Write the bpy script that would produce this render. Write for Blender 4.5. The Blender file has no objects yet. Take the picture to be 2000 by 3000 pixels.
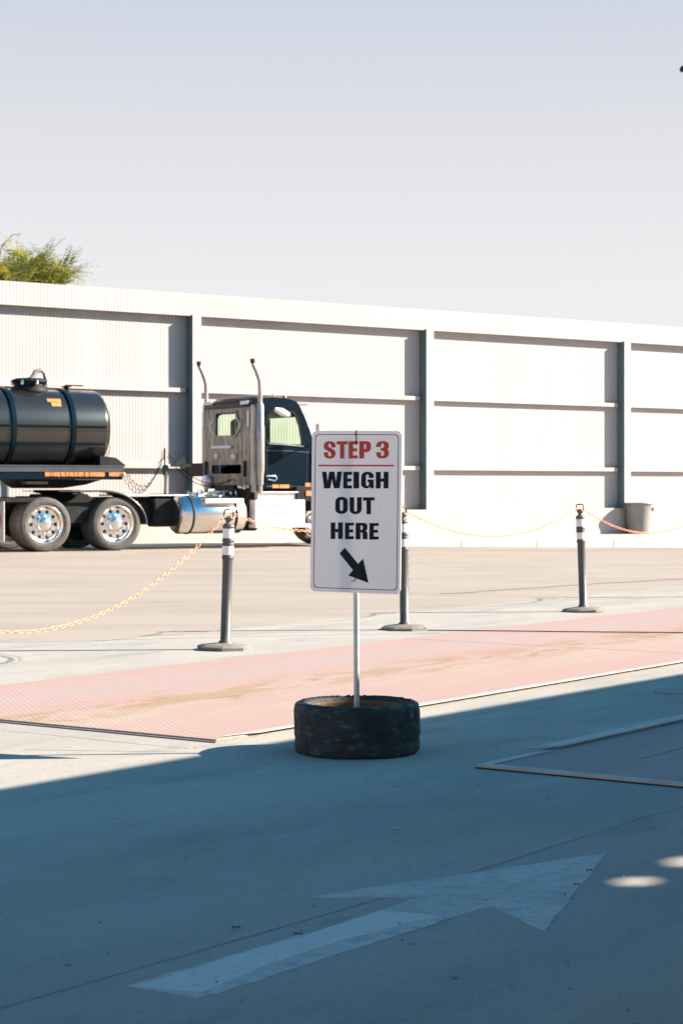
import bpy, math, random
from mathutils import Vector, Matrix
from mathutils.geometry import tessellate_polygon
random.seed(7)
R = math.radians
col = bpy.context.scene.collection
F, CX, HY, CH = 5762.0, 1000.0, 1428.0, 1.25      # measured from the photograph: focal length, centre, horizon, eye height

def gp(px, py, z=0.0):                             # ground point seen at a photograph position
    Y = F*(CH-z)/(py-HY)
    return Vector(((px-CX)/F*Y, Y, z))

# ------------------------------------------------------------------ materials
def mat(name, c1, c2=None, scale=5.0, rough=.6, metal=0.0, bump=0.0, bscale=None, coat=0.0, lo=.35, hi=.65,
        detail=6, stretch=None, spec=.5, r2=None, trans=0.0, obj_coords=True):
    m = bpy.data.materials.new(name); m.use_nodes = True
    nt = m.node_tree; N = nt.nodes; L = nt.links
    b = N['Principled BSDF']
    b.inputs['Base Color'].default_value = (*c1, 1); b.inputs['Roughness'].default_value = rough
    b.inputs['Metallic'].default_value = metal; b.inputs['Coat Weight'].default_value = coat
    b.inputs['Coat Roughness'].default_value = .12
    b.inputs['Specular IOR Level'].default_value = spec
    tc = N.new('ShaderNodeTexCoord'); mp = N.new('ShaderNodeMapping')
    L.new(tc.outputs['Object'], mp.inputs['Vector'])
    if stretch: 
        mp.inputs['Scale'].default_value = stretch[:3]
        if len(stretch) > 3: mp.inputs['Rotation'].default_value[2] = stretch[3]
    if c2 is not None:
        n = N.new('ShaderNodeTexNoise'); n.inputs['Scale'].default_value = scale; n.inputs['Detail'].default_value = detail
        n.inputs['Roughness'].default_value = .6
        L.new(mp.outputs[0], n.inputs['Vector'])
        r = N.new('ShaderNodeValToRGB'); r.color_ramp.elements[0].position = lo; r.color_ramp.elements[1].position = hi
        r.color_ramp.elements[0].color = (*c1, 1); r.color_ramp.elements[1].color = (*c2, 1)
        L.new(n.outputs['Fac'], r.inputs['Fac']); L.new(r.outputs['Color'], b.inputs['Base Color'])
        m['ramp'] = r.name
        if r2 is not None:
            mr = N.new('ShaderNodeMapRange'); mr.inputs['To Min'].default_value = rough; mr.inputs['To Max'].default_value = r2
            L.new(n.outputs['Fac'], mr.inputs['Value']); L.new(mr.outputs[0], b.inputs['Roughness'])
    if bump:
        n2 = N.new('ShaderNodeTexNoise'); n2.inputs['Scale'].default_value = bscale or scale*4; n2.inputs['Detail'].default_value = 4
        L.new(mp.outputs[0], n2.inputs['Vector'])
        bp = N.new('ShaderNodeBump'); bp.inputs['Strength'].default_value = bump; bp.inputs['Distance'].default_value = .02
        L.new(n2.outputs['Fac'], bp.inputs['Height']); L.new(bp.outputs[0], b.inputs['Normal'])
    return m

def layered(name, base, layers, rough=.8, bump=.15, bscale=60, rot=0.0, spec=.3):
    """base colour with noise layers: (colour, scale, lo, hi, strength, stretchXYZ)"""
    m = bpy.data.materials.new(name); m.use_nodes = True
    nt = m.node_tree; N = nt.nodes; L = nt.links; b = N['Principled BSDF']
    b.inputs['Roughness'].default_value = rough; b.inputs['Specular IOR Level'].default_value = spec
    tc = N.new('ShaderNodeTexCoord')
    prev = None
    for i, (c, sc, lo, hi, st, sx) in enumerate(layers):
        mp = N.new('ShaderNodeMapping'); mp.vector_type = 'POINT'
        rt = N.new('ShaderNodeVectorRotate'); rt.rotation_type = 'Z_AXIS'; rt.inputs['Angle'].default_value = -rot
        L.new(tc.outputs['Object'], rt.inputs['Vector']); L.new(rt.outputs[0], mp.inputs['Vector'])
        mp.inputs['Scale'].default_value = sx; mp.inputs['Location'].default_value = (i*7.3, i*3.1, 0)
        n = N.new('ShaderNodeTexNoise'); n.inputs['Scale'].default_value = sc; n.inputs['Detail'].default_value = 8
        n.inputs['Roughness'].default_value = .62
        L.new(mp.outputs[0], n.inputs['Vector'])
        mr = N.new('ShaderNodeMapRange'); mr.inputs['From Min'].default_value = lo; mr.inputs['From Max'].default_value = hi
        mr.inputs['To Max'].default_value = st
        L.new(n.outputs['Fac'], mr.inputs['Value'])
        mx = N.new('ShaderNodeMixRGB'); L.new(mr.outputs[0], mx.inputs['Fac'])
        if prev is None: mx.inputs['Color1'].default_value = (*base, 1)
        else: L.new(prev, mx.inputs['Color1'])
        mx.inputs['Color2'].default_value = (*c, 1); prev = mx.outputs[0]
    L.new(prev, b.inputs['Base Color'])
    n2 = N.new('ShaderNodeTexNoise'); n2.inputs['Scale'].default_value = bscale; n2.inputs['Detail'].default_value = 5
    L.new(tc.outputs['Object'], n2.inputs['Vector'])
    bp = N.new('ShaderNodeBump'); bp.inputs['Strength'].default_value = bump; bp.inputs['Distance'].default_value = .01
    L.new(n2.outputs['Fac'], bp.inputs['Height']); L.new(bp.outputs[0], b.inputs['Normal'])
    return m

E1A = math.atan2(5762, 4050)                       # heading of the weighbridges
M = {}
M['ground'] = layered('asphalt_yard', (.285,.252,.214), [((.215,.19,.162),.35,.42,.68,.75,(1,3,1)),((.28,.25,.21),.9,.5,.8,.6,(.5,3,1)),((.19,.175,.15),5,.62,.8,.35,(.25,3,1)),((.23,.21,.18),30,.5,.75,.35,(1,1,1))], rot=0, bump=.25, bscale=70)
M['concrete'] = layered('pale_concrete', (.325,.312,.285), [((.245,.25,.236),.5,.42,.66,.9,(1,2.2,1)),((.225,.228,.215),1.3,.56,.68,.8,(.7,1.6,1)),((.34,.335,.315),1.6,.5,.72,.6,(.6,2.5,1)),((.18,.19,.19),7,.58,.78,.5,(.5,2,1)),((.21,.22,.215),45,.5,.72,.55,(1,1,1)),((.10,.11,.11),90,.66,.74,.7,(1,1,1)),((.36,.36,.34),14,.60,.75,.5,(.35,2.5,1))], rot=E1A, bump=.2, bscale=90, rough=.95, spec=.04)
M['kerbside'] = layered('pavement_concrete', (.40,.375,.345), [((.34,.315,.29),.8,.45,.7,.6,(1,3,1)),((.37,.36,.34),3,.5,.8,.5,(1,3,1))], bump=.2)
M['joint'] = mat('joint_filler', (.13,.13,.125), (.20,.195,.185), 8, .9)
M['stain'] = mat('dark_stain', (.16,.17,.17), (.24,.24,.23), 9, .85)
M['tyre_mark'] = mat('faint_tyre_mark', (.235,.218,.19), (.255,.236,.20), 9, .85)
M['white_metal'] = mat('white_sheet_metal', (.325,.295,.285), (.30,.275,.27), .6, .45, bump=.03, bscale=3, stretch=(1,1,.25))
M['white_metal'] = layered('white_sheet_metal', (.345,.32,.315), [((.335,.31,.305),.55,.42,.62,.8,(1,1,.12)),((.31,.288,.28),5,.55,.78,.5,(1,1,.05)),((.375,.345,.338),1.1,.52,.6,.7,(1,1,.02))], rough=.45, bump=.02, bscale=6)
M['white_steel'] = mat('white_painted_steel', (.35,.32,.31), (.335,.305,.30), 1.5, .5)
M['white_conc'] = layered('whitewashed_concrete', (.345,.315,.30), [((.32,.29,.28),1.2,.5,.75,.5,(1,1,2)),((.26,.24,.225),6,.62,.8,.4,(1,1,1))], bump=.2, bscale=20)
M['shade_teal'] = mat('painted_shade_teal', (.075,.125,.14), (.10,.15,.165), 2, .5)  # dark teal paints shade into the left side of the wall posts; cleats share it
M['paint_white'] = layered('worn_road_paint', (.455,.46,.44), [((.375,.385,.37),2.2,.42,.62,.9,(1,1,1)),((.31,.31,.295),16,.48,.62,.7,(1,1,1)),((.25,.255,.245),70,.58,.66,.6,(1,1,1))], bump=.2, rough=.95, spec=.04)
M['paint_bright'] = layered('fresher_road_paint', (.53,.53,.505), [((.45,.45,.43),4,.45,.75,.6,(1,1,1)),((.32,.325,.31),45,.55,.7,.7,(1,1,1))], bump=.2, rough=.95, spec=.04)
M['navy'] = mat('black_navy_paint', (.002,.009,.016), (.003,.011,.019), 2, .25, spec=.12)
M['tank_paint'] = mat('glossy_tank_paint', (.010,.009,.008), (.013,.012,.011), 1.5, .28, coat=.5, spec=.15)
M['tank_paint'].node_tree.nodes['Principled BSDF'].inputs['Coat IOR'].default_value = 1.9
M['chassis'] = mat('chassis_black', (.008,.010,.012), (.018,.019,.020), 6, .6, spec=.15)
M['deck_blue'] = mat('deck_rail_paint', (.035,.045,.058), (.05,.058,.068), 3, .28, coat=.4)
M['chrome'] = mat('polished_metal', (.78,.74,.70), (.70,.67,.64), 3, .14, 1.0, r2=.26)
M['brushed'] = mat('brushed_aluminium', (.80,.78,.77), (.72,.70,.69), 6, .38, .45, bump=.05)
M['stackm'] = mat('weathered_chrome', (.42,.39,.37), (.34,.32,.30), 4, .3, .6)
M['quilt'] = mat('rippled_stainless_panel', (.235,.24,.225), (.07,.072,.066), 3.5, .28, .8, bump=1.0, bscale=5, stretch=(1,3,.7))
M['rubber'] = mat('tyre_rubber', (.045,.044,.043), (.075,.072,.068), 9, .8, bump=.1)
M['amber'] = mat('amber_lens', (.70,.24,.08), (.62,.19,.06), 20, .35)
M['orange'] = mat('orange_chain_plastic', (.84,.37,.20), (.78,.32,.16), 12, .45)
M['red_mark'] = mat('red_mark', (.55,.06,.07), rough=.5)
M['flap'] = mat('white_flap', (.70,.66,.62), (.62,.58,.55), 4, .6)
M['white_pl'] = mat('white_reflective', (.78,.76,.74), (.70,.68,.66), 20, .4)
M['post'] = layered('scuffed_black_plastic', (.055,.058,.058), [((.17,.165,.15),6,.5,.72,.8,(1,1,.35)),((.26,.25,.23),22,.62,.78,.6,(1,1,.3))], rough=.5, bump=.15, bscale=30, spec=.5)
M['base_rub'] = layered('dusty_rubber', (.15,.14,.125), [((.24,.225,.20),8,.45,.7,.8,(1,1,1))], rough=.85)
M['can'] = mat('grey_bin_plastic', (.20,.20,.195), (.165,.165,.16), 5, .5, bump=.05)
M['dark'] = mat('dark_void', (.012,.014,.016), rough=.8)
M['hose_y'] = mat('yellow_hose', (.55,.42,.16), rough=.5)
M['green'] = mat('green_fitting', (.02,.09,.07), rough=.4)
M['seat'] = mat('dark_upholstery', (.03,.04,.045), (.05,.06,.065), 8, .8)
M['galv'] = mat('galvanised_steel', (.42,.46,.48), (.34,.38,.40), 14, .45, .55)
M['black_ink'] = mat('black_print', (.010,.016,.021), (.016,.022,.027), 6, .7, spec=.1)
M['red_ink'] = mat('red_print', (.56,.075,.05), (.50,.07,.045), 6, .7, spec=.1)
M['tie'] = mat('black_cable_tie', (.01,.01,.012), rough=.4)
M['rust'] = layered('rusty_wheel_steel', (.13,.075,.03), [((.07,.05,.03),6,.4,.65,.8,(1,1,1)),((.16,.14,.10),14,.55,.7,.7,(1,1,1))], rough=.85)
M['dirt'] = layered('packed_dirt', (.10,.095,.08), [((.17,.15,.12),12,.4,.7,.8,(1,1,1))], rough=.95)
M['bark'] = mat('bark', (.10,.075,.055), (.17,.14,.11), 12, .9, bump=.4)
M['leafl'] = mat('leaf_light', (.26,.25,.035), (.15,.17,.03), 2, .55)
M['leafd'] = mat('leaf_dark', (.06,.09,.03), (.11,.13,.035), 2, .55)
M['twig'] = mat('grey_twigs', (.22,.20,.18), (.30,.28,.25), 12, .9)
M['roof'] = mat('canopy_sheet', (.45,.46,.46), (.38,.39,.4), 2, .5)
M['leafdry'] = mat('dry_leaf', (.03,.035,.03), (.05,.05,.04), 30, .9)
M['straw'] = mat('pale_straw', (.45,.43,.36), rough=.9)

# leaves let light through
for k in ('leafl','leafd'):
    nt = M[k].node_tree; b = nt.nodes['Principled BSDF']; out = nt.nodes['Material Output']
    t = nt.nodes.new('ShaderNodeBsdfTranslucent'); t.inputs['Color'].default_value = (.38,.36,.05,1) if k=='leafl' else (.16,.18,.04,1)
    mx = nt.nodes.new('ShaderNodeMixShader'); mx.inputs[0].default_value = .4
    nt.links.new(b.outputs[0], mx.inputs[1]); nt.links.new(t.outputs[0], mx.inputs[2]); nt.links.new(mx.outputs[0], out.inputs[0])

def glass(name, tint):
    m = bpy.data.materials.new(name); m.use_nodes = True; nt = m.node_tree; N = nt.nodes
    N.remove(N['Principled BSDF'])
    t = N.new('ShaderNodeBsdfTransparent'); t.inputs['Color'].default_value = (*tint, 1)
    g = N.new('ShaderNodeBsdfGlossy'); g.inputs['Roughness'].default_value = .02
    n = N.new('ShaderNodeTexNoise'); n.inputs['Scale'].default_value = 2
    mr = N.new('ShaderNodeMapRange'); mr.inputs['To Min'].default_value = .03; mr.inputs['To Max'].default_value = .09
    nt.links.new(n.outputs['Fac'], mr.inputs['Value'])
    mx = N.new('ShaderNodeMixShader'); nt.links.new(mr.outputs[0], mx.inputs[0])
    nt.links.new(t.outputs[0], mx.inputs[1]); nt.links.new(g.outputs[0], mx.inputs[2])
    nt.links.new(mx.outputs[0], N['Material Output'].inputs[0]); return m
M['glass'] = glass('green_tinted_glass', (.80,.93,.82))

# corrugated plastic sign board: fluted and translucent
def sign_mat():
    m = bpy.data.materials.new('fluted_plastic_board'); m.use_nodes = True; nt = m.node_tree; N = nt.nodes; L = nt.links
    b = N['Principled BSDF']; b.inputs['Roughness'].default_value = .35
    tc = N.new('ShaderNodeTexCoord'); w = N.new('ShaderNodeTexWave'); w.wave_type = 'BANDS'; w.bands_direction = 'X'
    w.inputs['Scale'].default_value = 62; w.inputs['Distortion'].default_value = .3
    L.new(tc.outputs['Object'], w.inputs['Vector'])
    n = N.new('ShaderNodeTexNoise'); n.inputs['Scale'].default_value = 3; L.new(tc.outputs['Object'], n.inputs['Vector'])
    mul = N.new('ShaderNodeMath'); mul.operation = 'MULTIPLY'; L.new(w.outputs['Fac'], mul.inputs[0]); L.new(n.outputs['Fac'], mul.inputs[1])
    r = N.new('ShaderNodeValToRGB'); r.color_ramp.elements[0].color = (.86,.80,.80,1); r.color_ramp.elements[1].color = (.78,.73,.735,1)
    L.new(mul.outputs[0], r.inputs['Fac']); L.new(r.outputs[0], b.inputs['Base Color'])
    t = N.new('ShaderNodeBsdfTranslucent'); L.new(r.outputs[0], t.inputs['Color'])
    mx = N.new('ShaderNodeMixShader'); mx.inputs[0].default_value = SIGN_T
    L.new(b.outputs[0], mx.inputs[1]); L.new(t.outputs[0], mx.inputs[2]); L.new(mx.outputs[0], N['Material Output'].inputs[0])
    return m
SIGN_T = .18
M['board'] = sign_mat()

# red steel deck with raised ribs, worn pale in the wheel tracks
def deck_mat(name, base):
    m = bpy.data.materials.new(name); m.use_nodes = True; nt = m.node_tree; N = nt.nodes; L = nt.links
    b = N['Principled BSDF']; b.inputs['Roughness'].default_value = .75; b.inputs['Specular IOR Level'].default_value = .12
    tc = N.new('ShaderNodeTexCoord')
    def noise(sc, sx, lo, hi, st, loc=(0,0,0)):
        mp = N.new('ShaderNodeMapping'); mp.inputs['Scale'].default_value = sx; mp.inputs['Location'].default_value = loc
        L.new(tc.outputs['Object'], mp.inputs['Vector'])
        n = N.new('ShaderNodeTexNoise'); n.inputs['Scale'].default_value = sc; n.inputs['Detail'].default_value = 7; n.inputs['Roughness'].default_value = .62
        L.new(mp.outputs[0], n.inputs['Vector'])
        mr = N.new('ShaderNodeMapRange'); mr.inputs['From Min'].default_value = lo; mr.inputs['From Max'].default_value = hi; mr.inputs['To Max'].default_value = st
        L.new(n.outputs['Fac'], mr.inputs['Value']); return mr.outputs[0]
    def mix(fac, prev, c):
        mx = N.new('ShaderNodeMixRGB'); L.new(fac, mx.inputs['Fac'])
        if isinstance(prev, tuple): mx.inputs['Color1'].default_value = (*prev, 1)
        else: L.new(prev, mx.inputs['Color1'])
        mx.inputs['Color2'].default_value = (*c, 1); return mx.outputs[0]
    def bandm(y0, wdt):                                    # a track of wear along the deck at local y0
        sp = N.new('ShaderNodeSeparateXYZ'); L.new(tc.outputs['Object'], sp.inputs[0])
        s = N.new('ShaderNodeMath'); s.operation = 'SUBTRACT'; L.new(sp.outputs['Y'], s.inputs[0]); s.inputs[1].default_value = y0
        a = N.new('ShaderNodeMath'); a.operation = 'ABSOLUTE'; L.new(s.outputs[0], a.inputs[0])
        mr = N.new('ShaderNodeMapRange'); mr.inputs['From Min'].default_value = 0; mr.inputs['From Max'].default_value = wdt
        mr.inputs['To Min'].default_value = 1; mr.inputs['To Max'].default_value = 0; mr.interpolation_type = 'SMOOTHSTEP'
        L.new(a.outputs[0], mr.inputs['Value']); return mr.outputs[0]
    def mul(a, c):
        x = N.new('ShaderNodeMath'); x.operation = 'MULTIPLY'; L.new(a, x.inputs[0]); L.new(c, x.inputs[1]); return x.outputs[0]
    c = mix(noise(1.2, (.4,2,1), .4, .7, .7), base, (.32,.255,.235))
    c = mix(mul(bandm(2.1,.55), noise(1.5,(.35,2,1),.35,.55,1.0,(3,1,0))), c, (.30,.25,.245))
    c = mix(mul(bandm(.95,.75), noise(1.6,(.35,1.6,1),.4,.62,.85,(9,4,0))), c, (.33,.285,.235))
    c = mix(mul(bandm(1.35,.45), noise(1.7,(.9,2.2,1),.48,.54,.95,(2,8,0))), c, (.27,.19,.11))
    c = mix(mul(bandm(1.25,.35), noise(3.2,(.8,2.6,1),.56,.60,.8,(7,2,0))), c, (.20,.135,.075))
    c = mix(noise(9, (.5,1.5,1), .62, .75, .6), c, (.20,.145,.135))
    c = mix(noise(3.5, (.3,1.2,1), .45, .72, .6, (5,5,0)), c, (.30,.25,.21))
    c = mix(noise(22, (.6,1,1), .55, .72, .4, (1,9,0)), c, (.24,.19,.17))
    # ribs
    mp = N.new('ShaderNodeMapping'); mp.inputs['Rotation'].default_value = (0,0,R(38)); L.new(tc.outputs['Object'], mp.inputs['Vector'])
    w = N.new('ShaderNodeTexWave'); w.wave_type = 'BANDS'; w.bands_direction = 'X'; w.inputs['Scale'].default_value = 9.5
    L.new(mp.outputs[0], w.inputs['Vector'])
    rr = N.new('ShaderNodeMapRange'); rr.inputs['From Min'].default_value = .55; rr.inputs['From Max'].default_value = .9; rr.inputs['To Max'].default_value = .09
    L.new(w.outputs['Fac'], rr.inputs['Value']); c = mix(rr.outputs[0], c, (.18,.125,.125))
    L.new(c, b.inputs['Base Color'])
    bp = N.new('ShaderNodeBump'); bp.inputs['Strength'].default_value = .15; bp.inputs['Distance'].default_value = .003
    L.new(w.outputs['Fac'], bp.inputs['Height']); L.new(bp.outputs[0], b.inputs['Normal'])
    return m
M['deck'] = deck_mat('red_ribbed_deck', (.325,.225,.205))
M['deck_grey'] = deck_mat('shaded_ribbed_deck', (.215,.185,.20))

# worn solid tyre: scuffs, slanted tread remains and dust
M['worn_tyre'] = layered('worn_solid_tyre', (.010,.018,.021), [((.035,.048,.050),5,.45,.75,.75,(1,1,2.6)),((.09,.105,.10),14,.56,.70,.8,(1,1,3.0)),((.006,.007,.008),4,.56,.66,.9,(1,1,.8)),((.17,.17,.16),34,.68,.76,.6,(1,1,2))], rough=.7, bump=.45, bscale=45, spec=.3)

# ------------------------------------------------------------------ mesh builder
class MB:
    def __init__(s): s.v = []; s.f = []; s.m = []; s.sm = []
    def add(s, vs, fs, mi=0, smooth=False):
        o = len(s.v); s.v += [Vector(p) for p in vs]
        for f in fs: s.f.append([i+o for i in f]); s.m.append(mi); s.sm.append(smooth)
        return s
    def box(s, x0, x1, y0, y1, z0, z1, mi=0, T=None, bev=0.0):
        if bev <= 0:
            vs = [(x,y,z) for z in (z0,z1) for y in (y0,y1) for x in (x0,x1)]
            fs = [(0,2,3,1),(4,5,7,6),(0,1,5,4),(2,6,7,3),(0,4,6,2),(1,3,7,5)]
        else:
            b = bev; P = [(x0+b,y0),(x1-b,y0),(x1,y0+b),(x1,y1-b),(x1-b,y1),(x0+b,y1),(x0,y1-b),(x0,y0+b)]
            Q = [(x0+2*b,y0+b),(x1-2*b,y0+b),(x1-b,y0+2*b),(x1-b,y1-2*b),(x1-2*b,y1-b),(x0+2*b,y1-b),(x0+b,y1-2*b),(x0+b,y0+2*b)]
            vs = [(x,y,z0) for x,y in Q]+[(x,y,z0+b) for x,y in P]+[(x,y,z1-b) for x,y in P]+[(x,y,z1) for x,y in Q]
            fs = [tuple(range(7,-1,-1)), tuple(range(24,32))]
            for l in range(3):
                for i in range(8):
                    j = (i+1)%8; fs.append((l*8+i,l*8+j,l*8+8+j,l*8+8+i))
        if T: vs = [T(*p) for p in vs]
        return s.add(vs, fs, mi)
    def tube(s, pts, r, n=10, mi=0, cap=True, T=None):
        pts = [Vector(p) for p in pts]; rs = r if isinstance(r, (list,tuple)) else [r]*len(pts)
        rings = []; up = None
        for i, p in enumerate(pts):
            d = (pts[min(i+1,len(pts)-1)]-pts[max(i-1,0)]).normalized()
            if up is None:
                a = Vector((0,0,1)) if abs(d.z) < .9 else Vector((1,0,0)); up = (a-d*a.dot(d)).normalized()
            else: up = (up-d*up.dot(d)).normalized()
            q = d.cross(up)
            rings.append([p+(up*math.cos(2*math.pi*k/n)+q*math.sin(2*math.pi*k/n))*rs[i] for k in range(n)])
        vs = [v for rg in rings for v in rg]; fs = []
        for i in range(len(pts)-1):
            for k in range(n):
                k2 = (k+1)%n; fs.append((i*n+k,i*n+k2,(i+1)*n+k2,(i+1)*n+k))
        if T: vs = [T(*p) for p in vs]
        s.add(vs, fs, mi, True)
        if cap: s.add(vs[:n], [tuple(range(n-1,-1,-1))], mi); s.add(vs[-n:], [tuple(range(n))], mi)
        return s
    def lathe(s, prof, axis='z', c=(0,0,0), n=40, mi=0, closed=False, jit=None, smooth=True):
        vs = []; c = Vector(c)
        for j, (r, h) in enumerate(prof):
            for k in range(n):
                a = 2*math.pi*k/n; rr = r; hh = h
                if jit: rr, hh = jit(r, h, a, j)
                if axis == 'z': p = Vector((rr*math.cos(a), rr*math.sin(a), hh))
                elif axis == 'y': p = Vector((rr*math.cos(a), hh, rr*math.sin(a)))
                else: p = Vector((hh, rr*math.cos(a), rr*math.sin(a)))
                vs.append(c+p)
        fs = []; m = len(prof)
        for j in range(m if closed else m-1):
            j2 = (j+1)%m
            for k in range(n):
                k2 = (k+1)%n; fs.append((j*n+k,j*n+k2,j2*n+k2,j2*n+k))
        return s.add(vs, fs, mi, smooth)
    def plate(s, outer, holes, t0, t1, fn, mi=0):
        polys = [[Vector((a,b,0)) for a,b in outer]] + [[Vector((a,b,0)) for a,b in h] for h in holes]
        flat = [p for pl in polys for p in pl]
        tris = tessellate_polygon(polys)
        vs = [fn(p.x,p.y,t0) for p in flat]
        if t1 is None: return s.add(vs, [tuple(t) for t in tris], mi)
        n = len(flat); vs += [fn(p.x,p.y,t1) for p in flat]
        fs = [tuple(t) for t in tris] + [tuple(i+n for i in reversed(t)) for t in tris]
        o = 0
        for pl in polys:
            k = len(pl)
            for i in range(k): j = (i+1)%k; fs.append((o+i,o+j,o+j+n,o+i+n))
            o += k
        return s.add(vs, fs, mi)
    def build(s, name, mats, parent=None, loc=(0,0,0), rot=None, base=None):
        me = bpy.data.meshes.new(name)
        vs = [p-Vector(base) for p in s.v] if base is not None else s.v
        me.from_pydata([tuple(p) for p in vs], [], s.f)
        for m in (mats if isinstance(mats, (list,tuple)) else [mats]): me.materials.append(m)
        for i, p in enumerate(me.polygons): p.material_index = s.m[i]; p.use_smooth = s.sm[i]
        me.validate(); me.update()
        import bmesh
        bm = bmesh.new(); bm.from_mesh(me); bmesh.ops.recalc_face_normals(bm, faces=bm.faces); bm.to_mesh(me); bm.free()
        o = bpy.data.objects.new(name, me); col.objects.link(o)
        if parent is not None: o.parent = parent
        o.location = loc if base is None else base
        if rot is not None: o.rotation_euler = (0,0,rot)
        return o

def tag(o, label=None, cat=None, group=None, kind=None):
    if label: o['label'] = label
    if cat: o['category'] = cat
    if group: o['group'] = group
    if kind: o['kind'] = kind
    return o
def empty(name, loc=(0,0,0), rz=0, parent=None):
    o = bpy.data.objects.new(name, None); col.objects.link(o); o.location = loc; o.rotation_euler = (0,0,rz)
    o.empty_display_size = .2
    if parent is not None: o.parent = parent
    return o
def copy_tree(o, parent=None):
    c = o.copy(); col.objects.link(c); c.parent = parent
    for ch in list(o.children): copy_tree(ch, c)
    return c
def arc(cx, cy, rx, ry, a0, a1, n=6):
    return [(cx+rx*math.cos(R(a0+(a1-a0)*i/n)), cy+ry*math.sin(R(a0+(a1-a0)*i/n))) for i in range(n+1)]
def rrect(x0, x1, y0, y1, r, n=5, ry=None):
    ry = ry or r
    return arc(x1-r,y0+ry,r,ry,-90,0,n)+arc(x1-r,y1-ry,r,ry,0,90,n)+arc(x0+r,y1-ry,r,ry,90,180,n)+arc(x0+r,y0+ry,r,ry,180,270,n)
XY = lambda z0: (lambda a,b,t: Vector((a,b,z0+t)))

# ------------------------------------------------------------------ ground
g = MB(); g.add([(-900,-300,0),(900,-300,0),(900,1500,0),(-900,1500,0)], [(0,1,2,3)])
tag(g.build('ground', M['ground']), kind='structure')

e1 = Vector((4050,5762,0)).normalized(); e2 = Vector((-e1.y, e1.x, 0))
C0 = gp(632, 2178)
def eb(a, b, z=0): return C0 + e1*a + e2*b + Vector((0,0,z))

# pale concrete apron round the weighbridges
ap = [eb(-40,-30,.004), eb(60,-30,.004), eb(60,4.55,.004), eb(6.2,4.75,.004), gp(520,1864)+Vector((0,0,.004)), gp(0,1884)+Vector((0,0,.004)), gp(-2600,1990)+Vector((0,0,.004)), eb(-40,0,.004)]
a = MB(); a.plate([(p.x,p.y) for p in ap], [], .004, None, lambda x,y,t: Vector((x,y,t)))
tag(a.build('concrete_apron', M['concrete']), kind='structure')

# wall geometry
TH = math.atan2(5762, 7800); wt = Vector((math.cos(TH), math.sin(TH), 0)); wn = Vector((wt.y,-wt.x,0))
W0 = Vector((249/F*49.3, 49.3, 0))
def wp(t, p, z): return W0 + wt*t + wn*p + Vector((0,0,z))      # along, out of the wall, up

# pavement in front of the wall
pv = [gp(6000,1612), gp(2000,1606), gp(1200,1603), gp(900,1596), gp(300,1606), gp(-900,1640)]
back = [wp(-24,-.1,0), wp(40,-.1,0)]
k = MB(); k.plate([(p.x,p.y) for p in pv]+[(p.x,p.y) for p in back], [], .004, None, lambda x,y,t: Vector((x,y,t)))
tag(k.build('pavement', M['kerbside']), kind='structure')

def strip(mb, pts, w, z, wob=0.0):
    P = []
    for i in range(len(pts)-1):
        a_, b_ = Vector(pts[i]), Vector(pts[i+1]); n = max(2, int((b_-a_).length/.25))
        for j in range(n): P.append(a_.lerp(b_, j/n))
    P.append(Vector(pts[-1])); vs = []; fs = []
    for i, p in enumerate(P):
        d = (P[min(i+1,len(P)-1)]-P[max(i-1,0)]).normalized(); q = Vector((-d.y,d.x,0))
        ww = w*(1+random.uniform(-.35,.35)); o_ = random.uniform(-wob,wob)
        vs += [p+q*(ww/2+o_)+Vector((0,0,z-p.z)), p-q*(ww/2-o_)+Vector((0,0,z-p.z))]
    for i in range(len(P)-1): fs.append((2*i,2*i+1,2*i+3,2*i+2))
    mb.add(vs, fs)
j = MB()
strip(j, [gp(-600,3140), gp(0,2960), gp(1383,2559), gp(1880,2400), gp(3200,2060)], .008, .0048)
strip(j, [gp(69,2199), gp(597,2207), gp(760,2222)], .006, .0048, .002)
strip(j, [gp(0,2142), gp(150,2156), gp(298,2172), gp(551,2196)], .006, .0048, .008)
strip(j, [gp(-400,1890), gp(0,1885), gp(540,1871), gp(980,1861), gp(1290,1857)], .035, .0048)
strip(j, [eb(5.1,4.9), gp(1000,1852), gp(1100,1850)], .02, .0048)
strip(j, [eb(.5,-.42), eb(9,-.36), eb(30,-.36)], .008, .0048)
strip(j, [gp(1900,1755), gp(1700,1757), gp(1560,1759)], .03, .0048)
for x_ in (1570, 1795, 1350): strip(j, [gp(x_,1604), gp(x_+3,1583)], .03, .0048)
tag(j.build('pavement_joints', M['joint']), kind='structure')
tm = MB()
strip(tm, [gp(-300,1925), gp(0,1917), gp(60,1926), gp(64,1938), gp(20,1950), gp(-200,1958)], .02, .0050, .01)
strip(tm, [gp(1300,1740), gp(1700,1712), gp(2100,1690)], .12, .0055, .04)
tag(tm.build('tyre_marks', M['tyre_mark']), kind='structure')
gt = MB()
strip(gt, [gp(400,1600+20), gp(1100,1613), gp(2100,1612)], .1, .0055, .03)
tag(gt.build('gutter_line', M['tyre_mark']), kind='structure')

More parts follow.
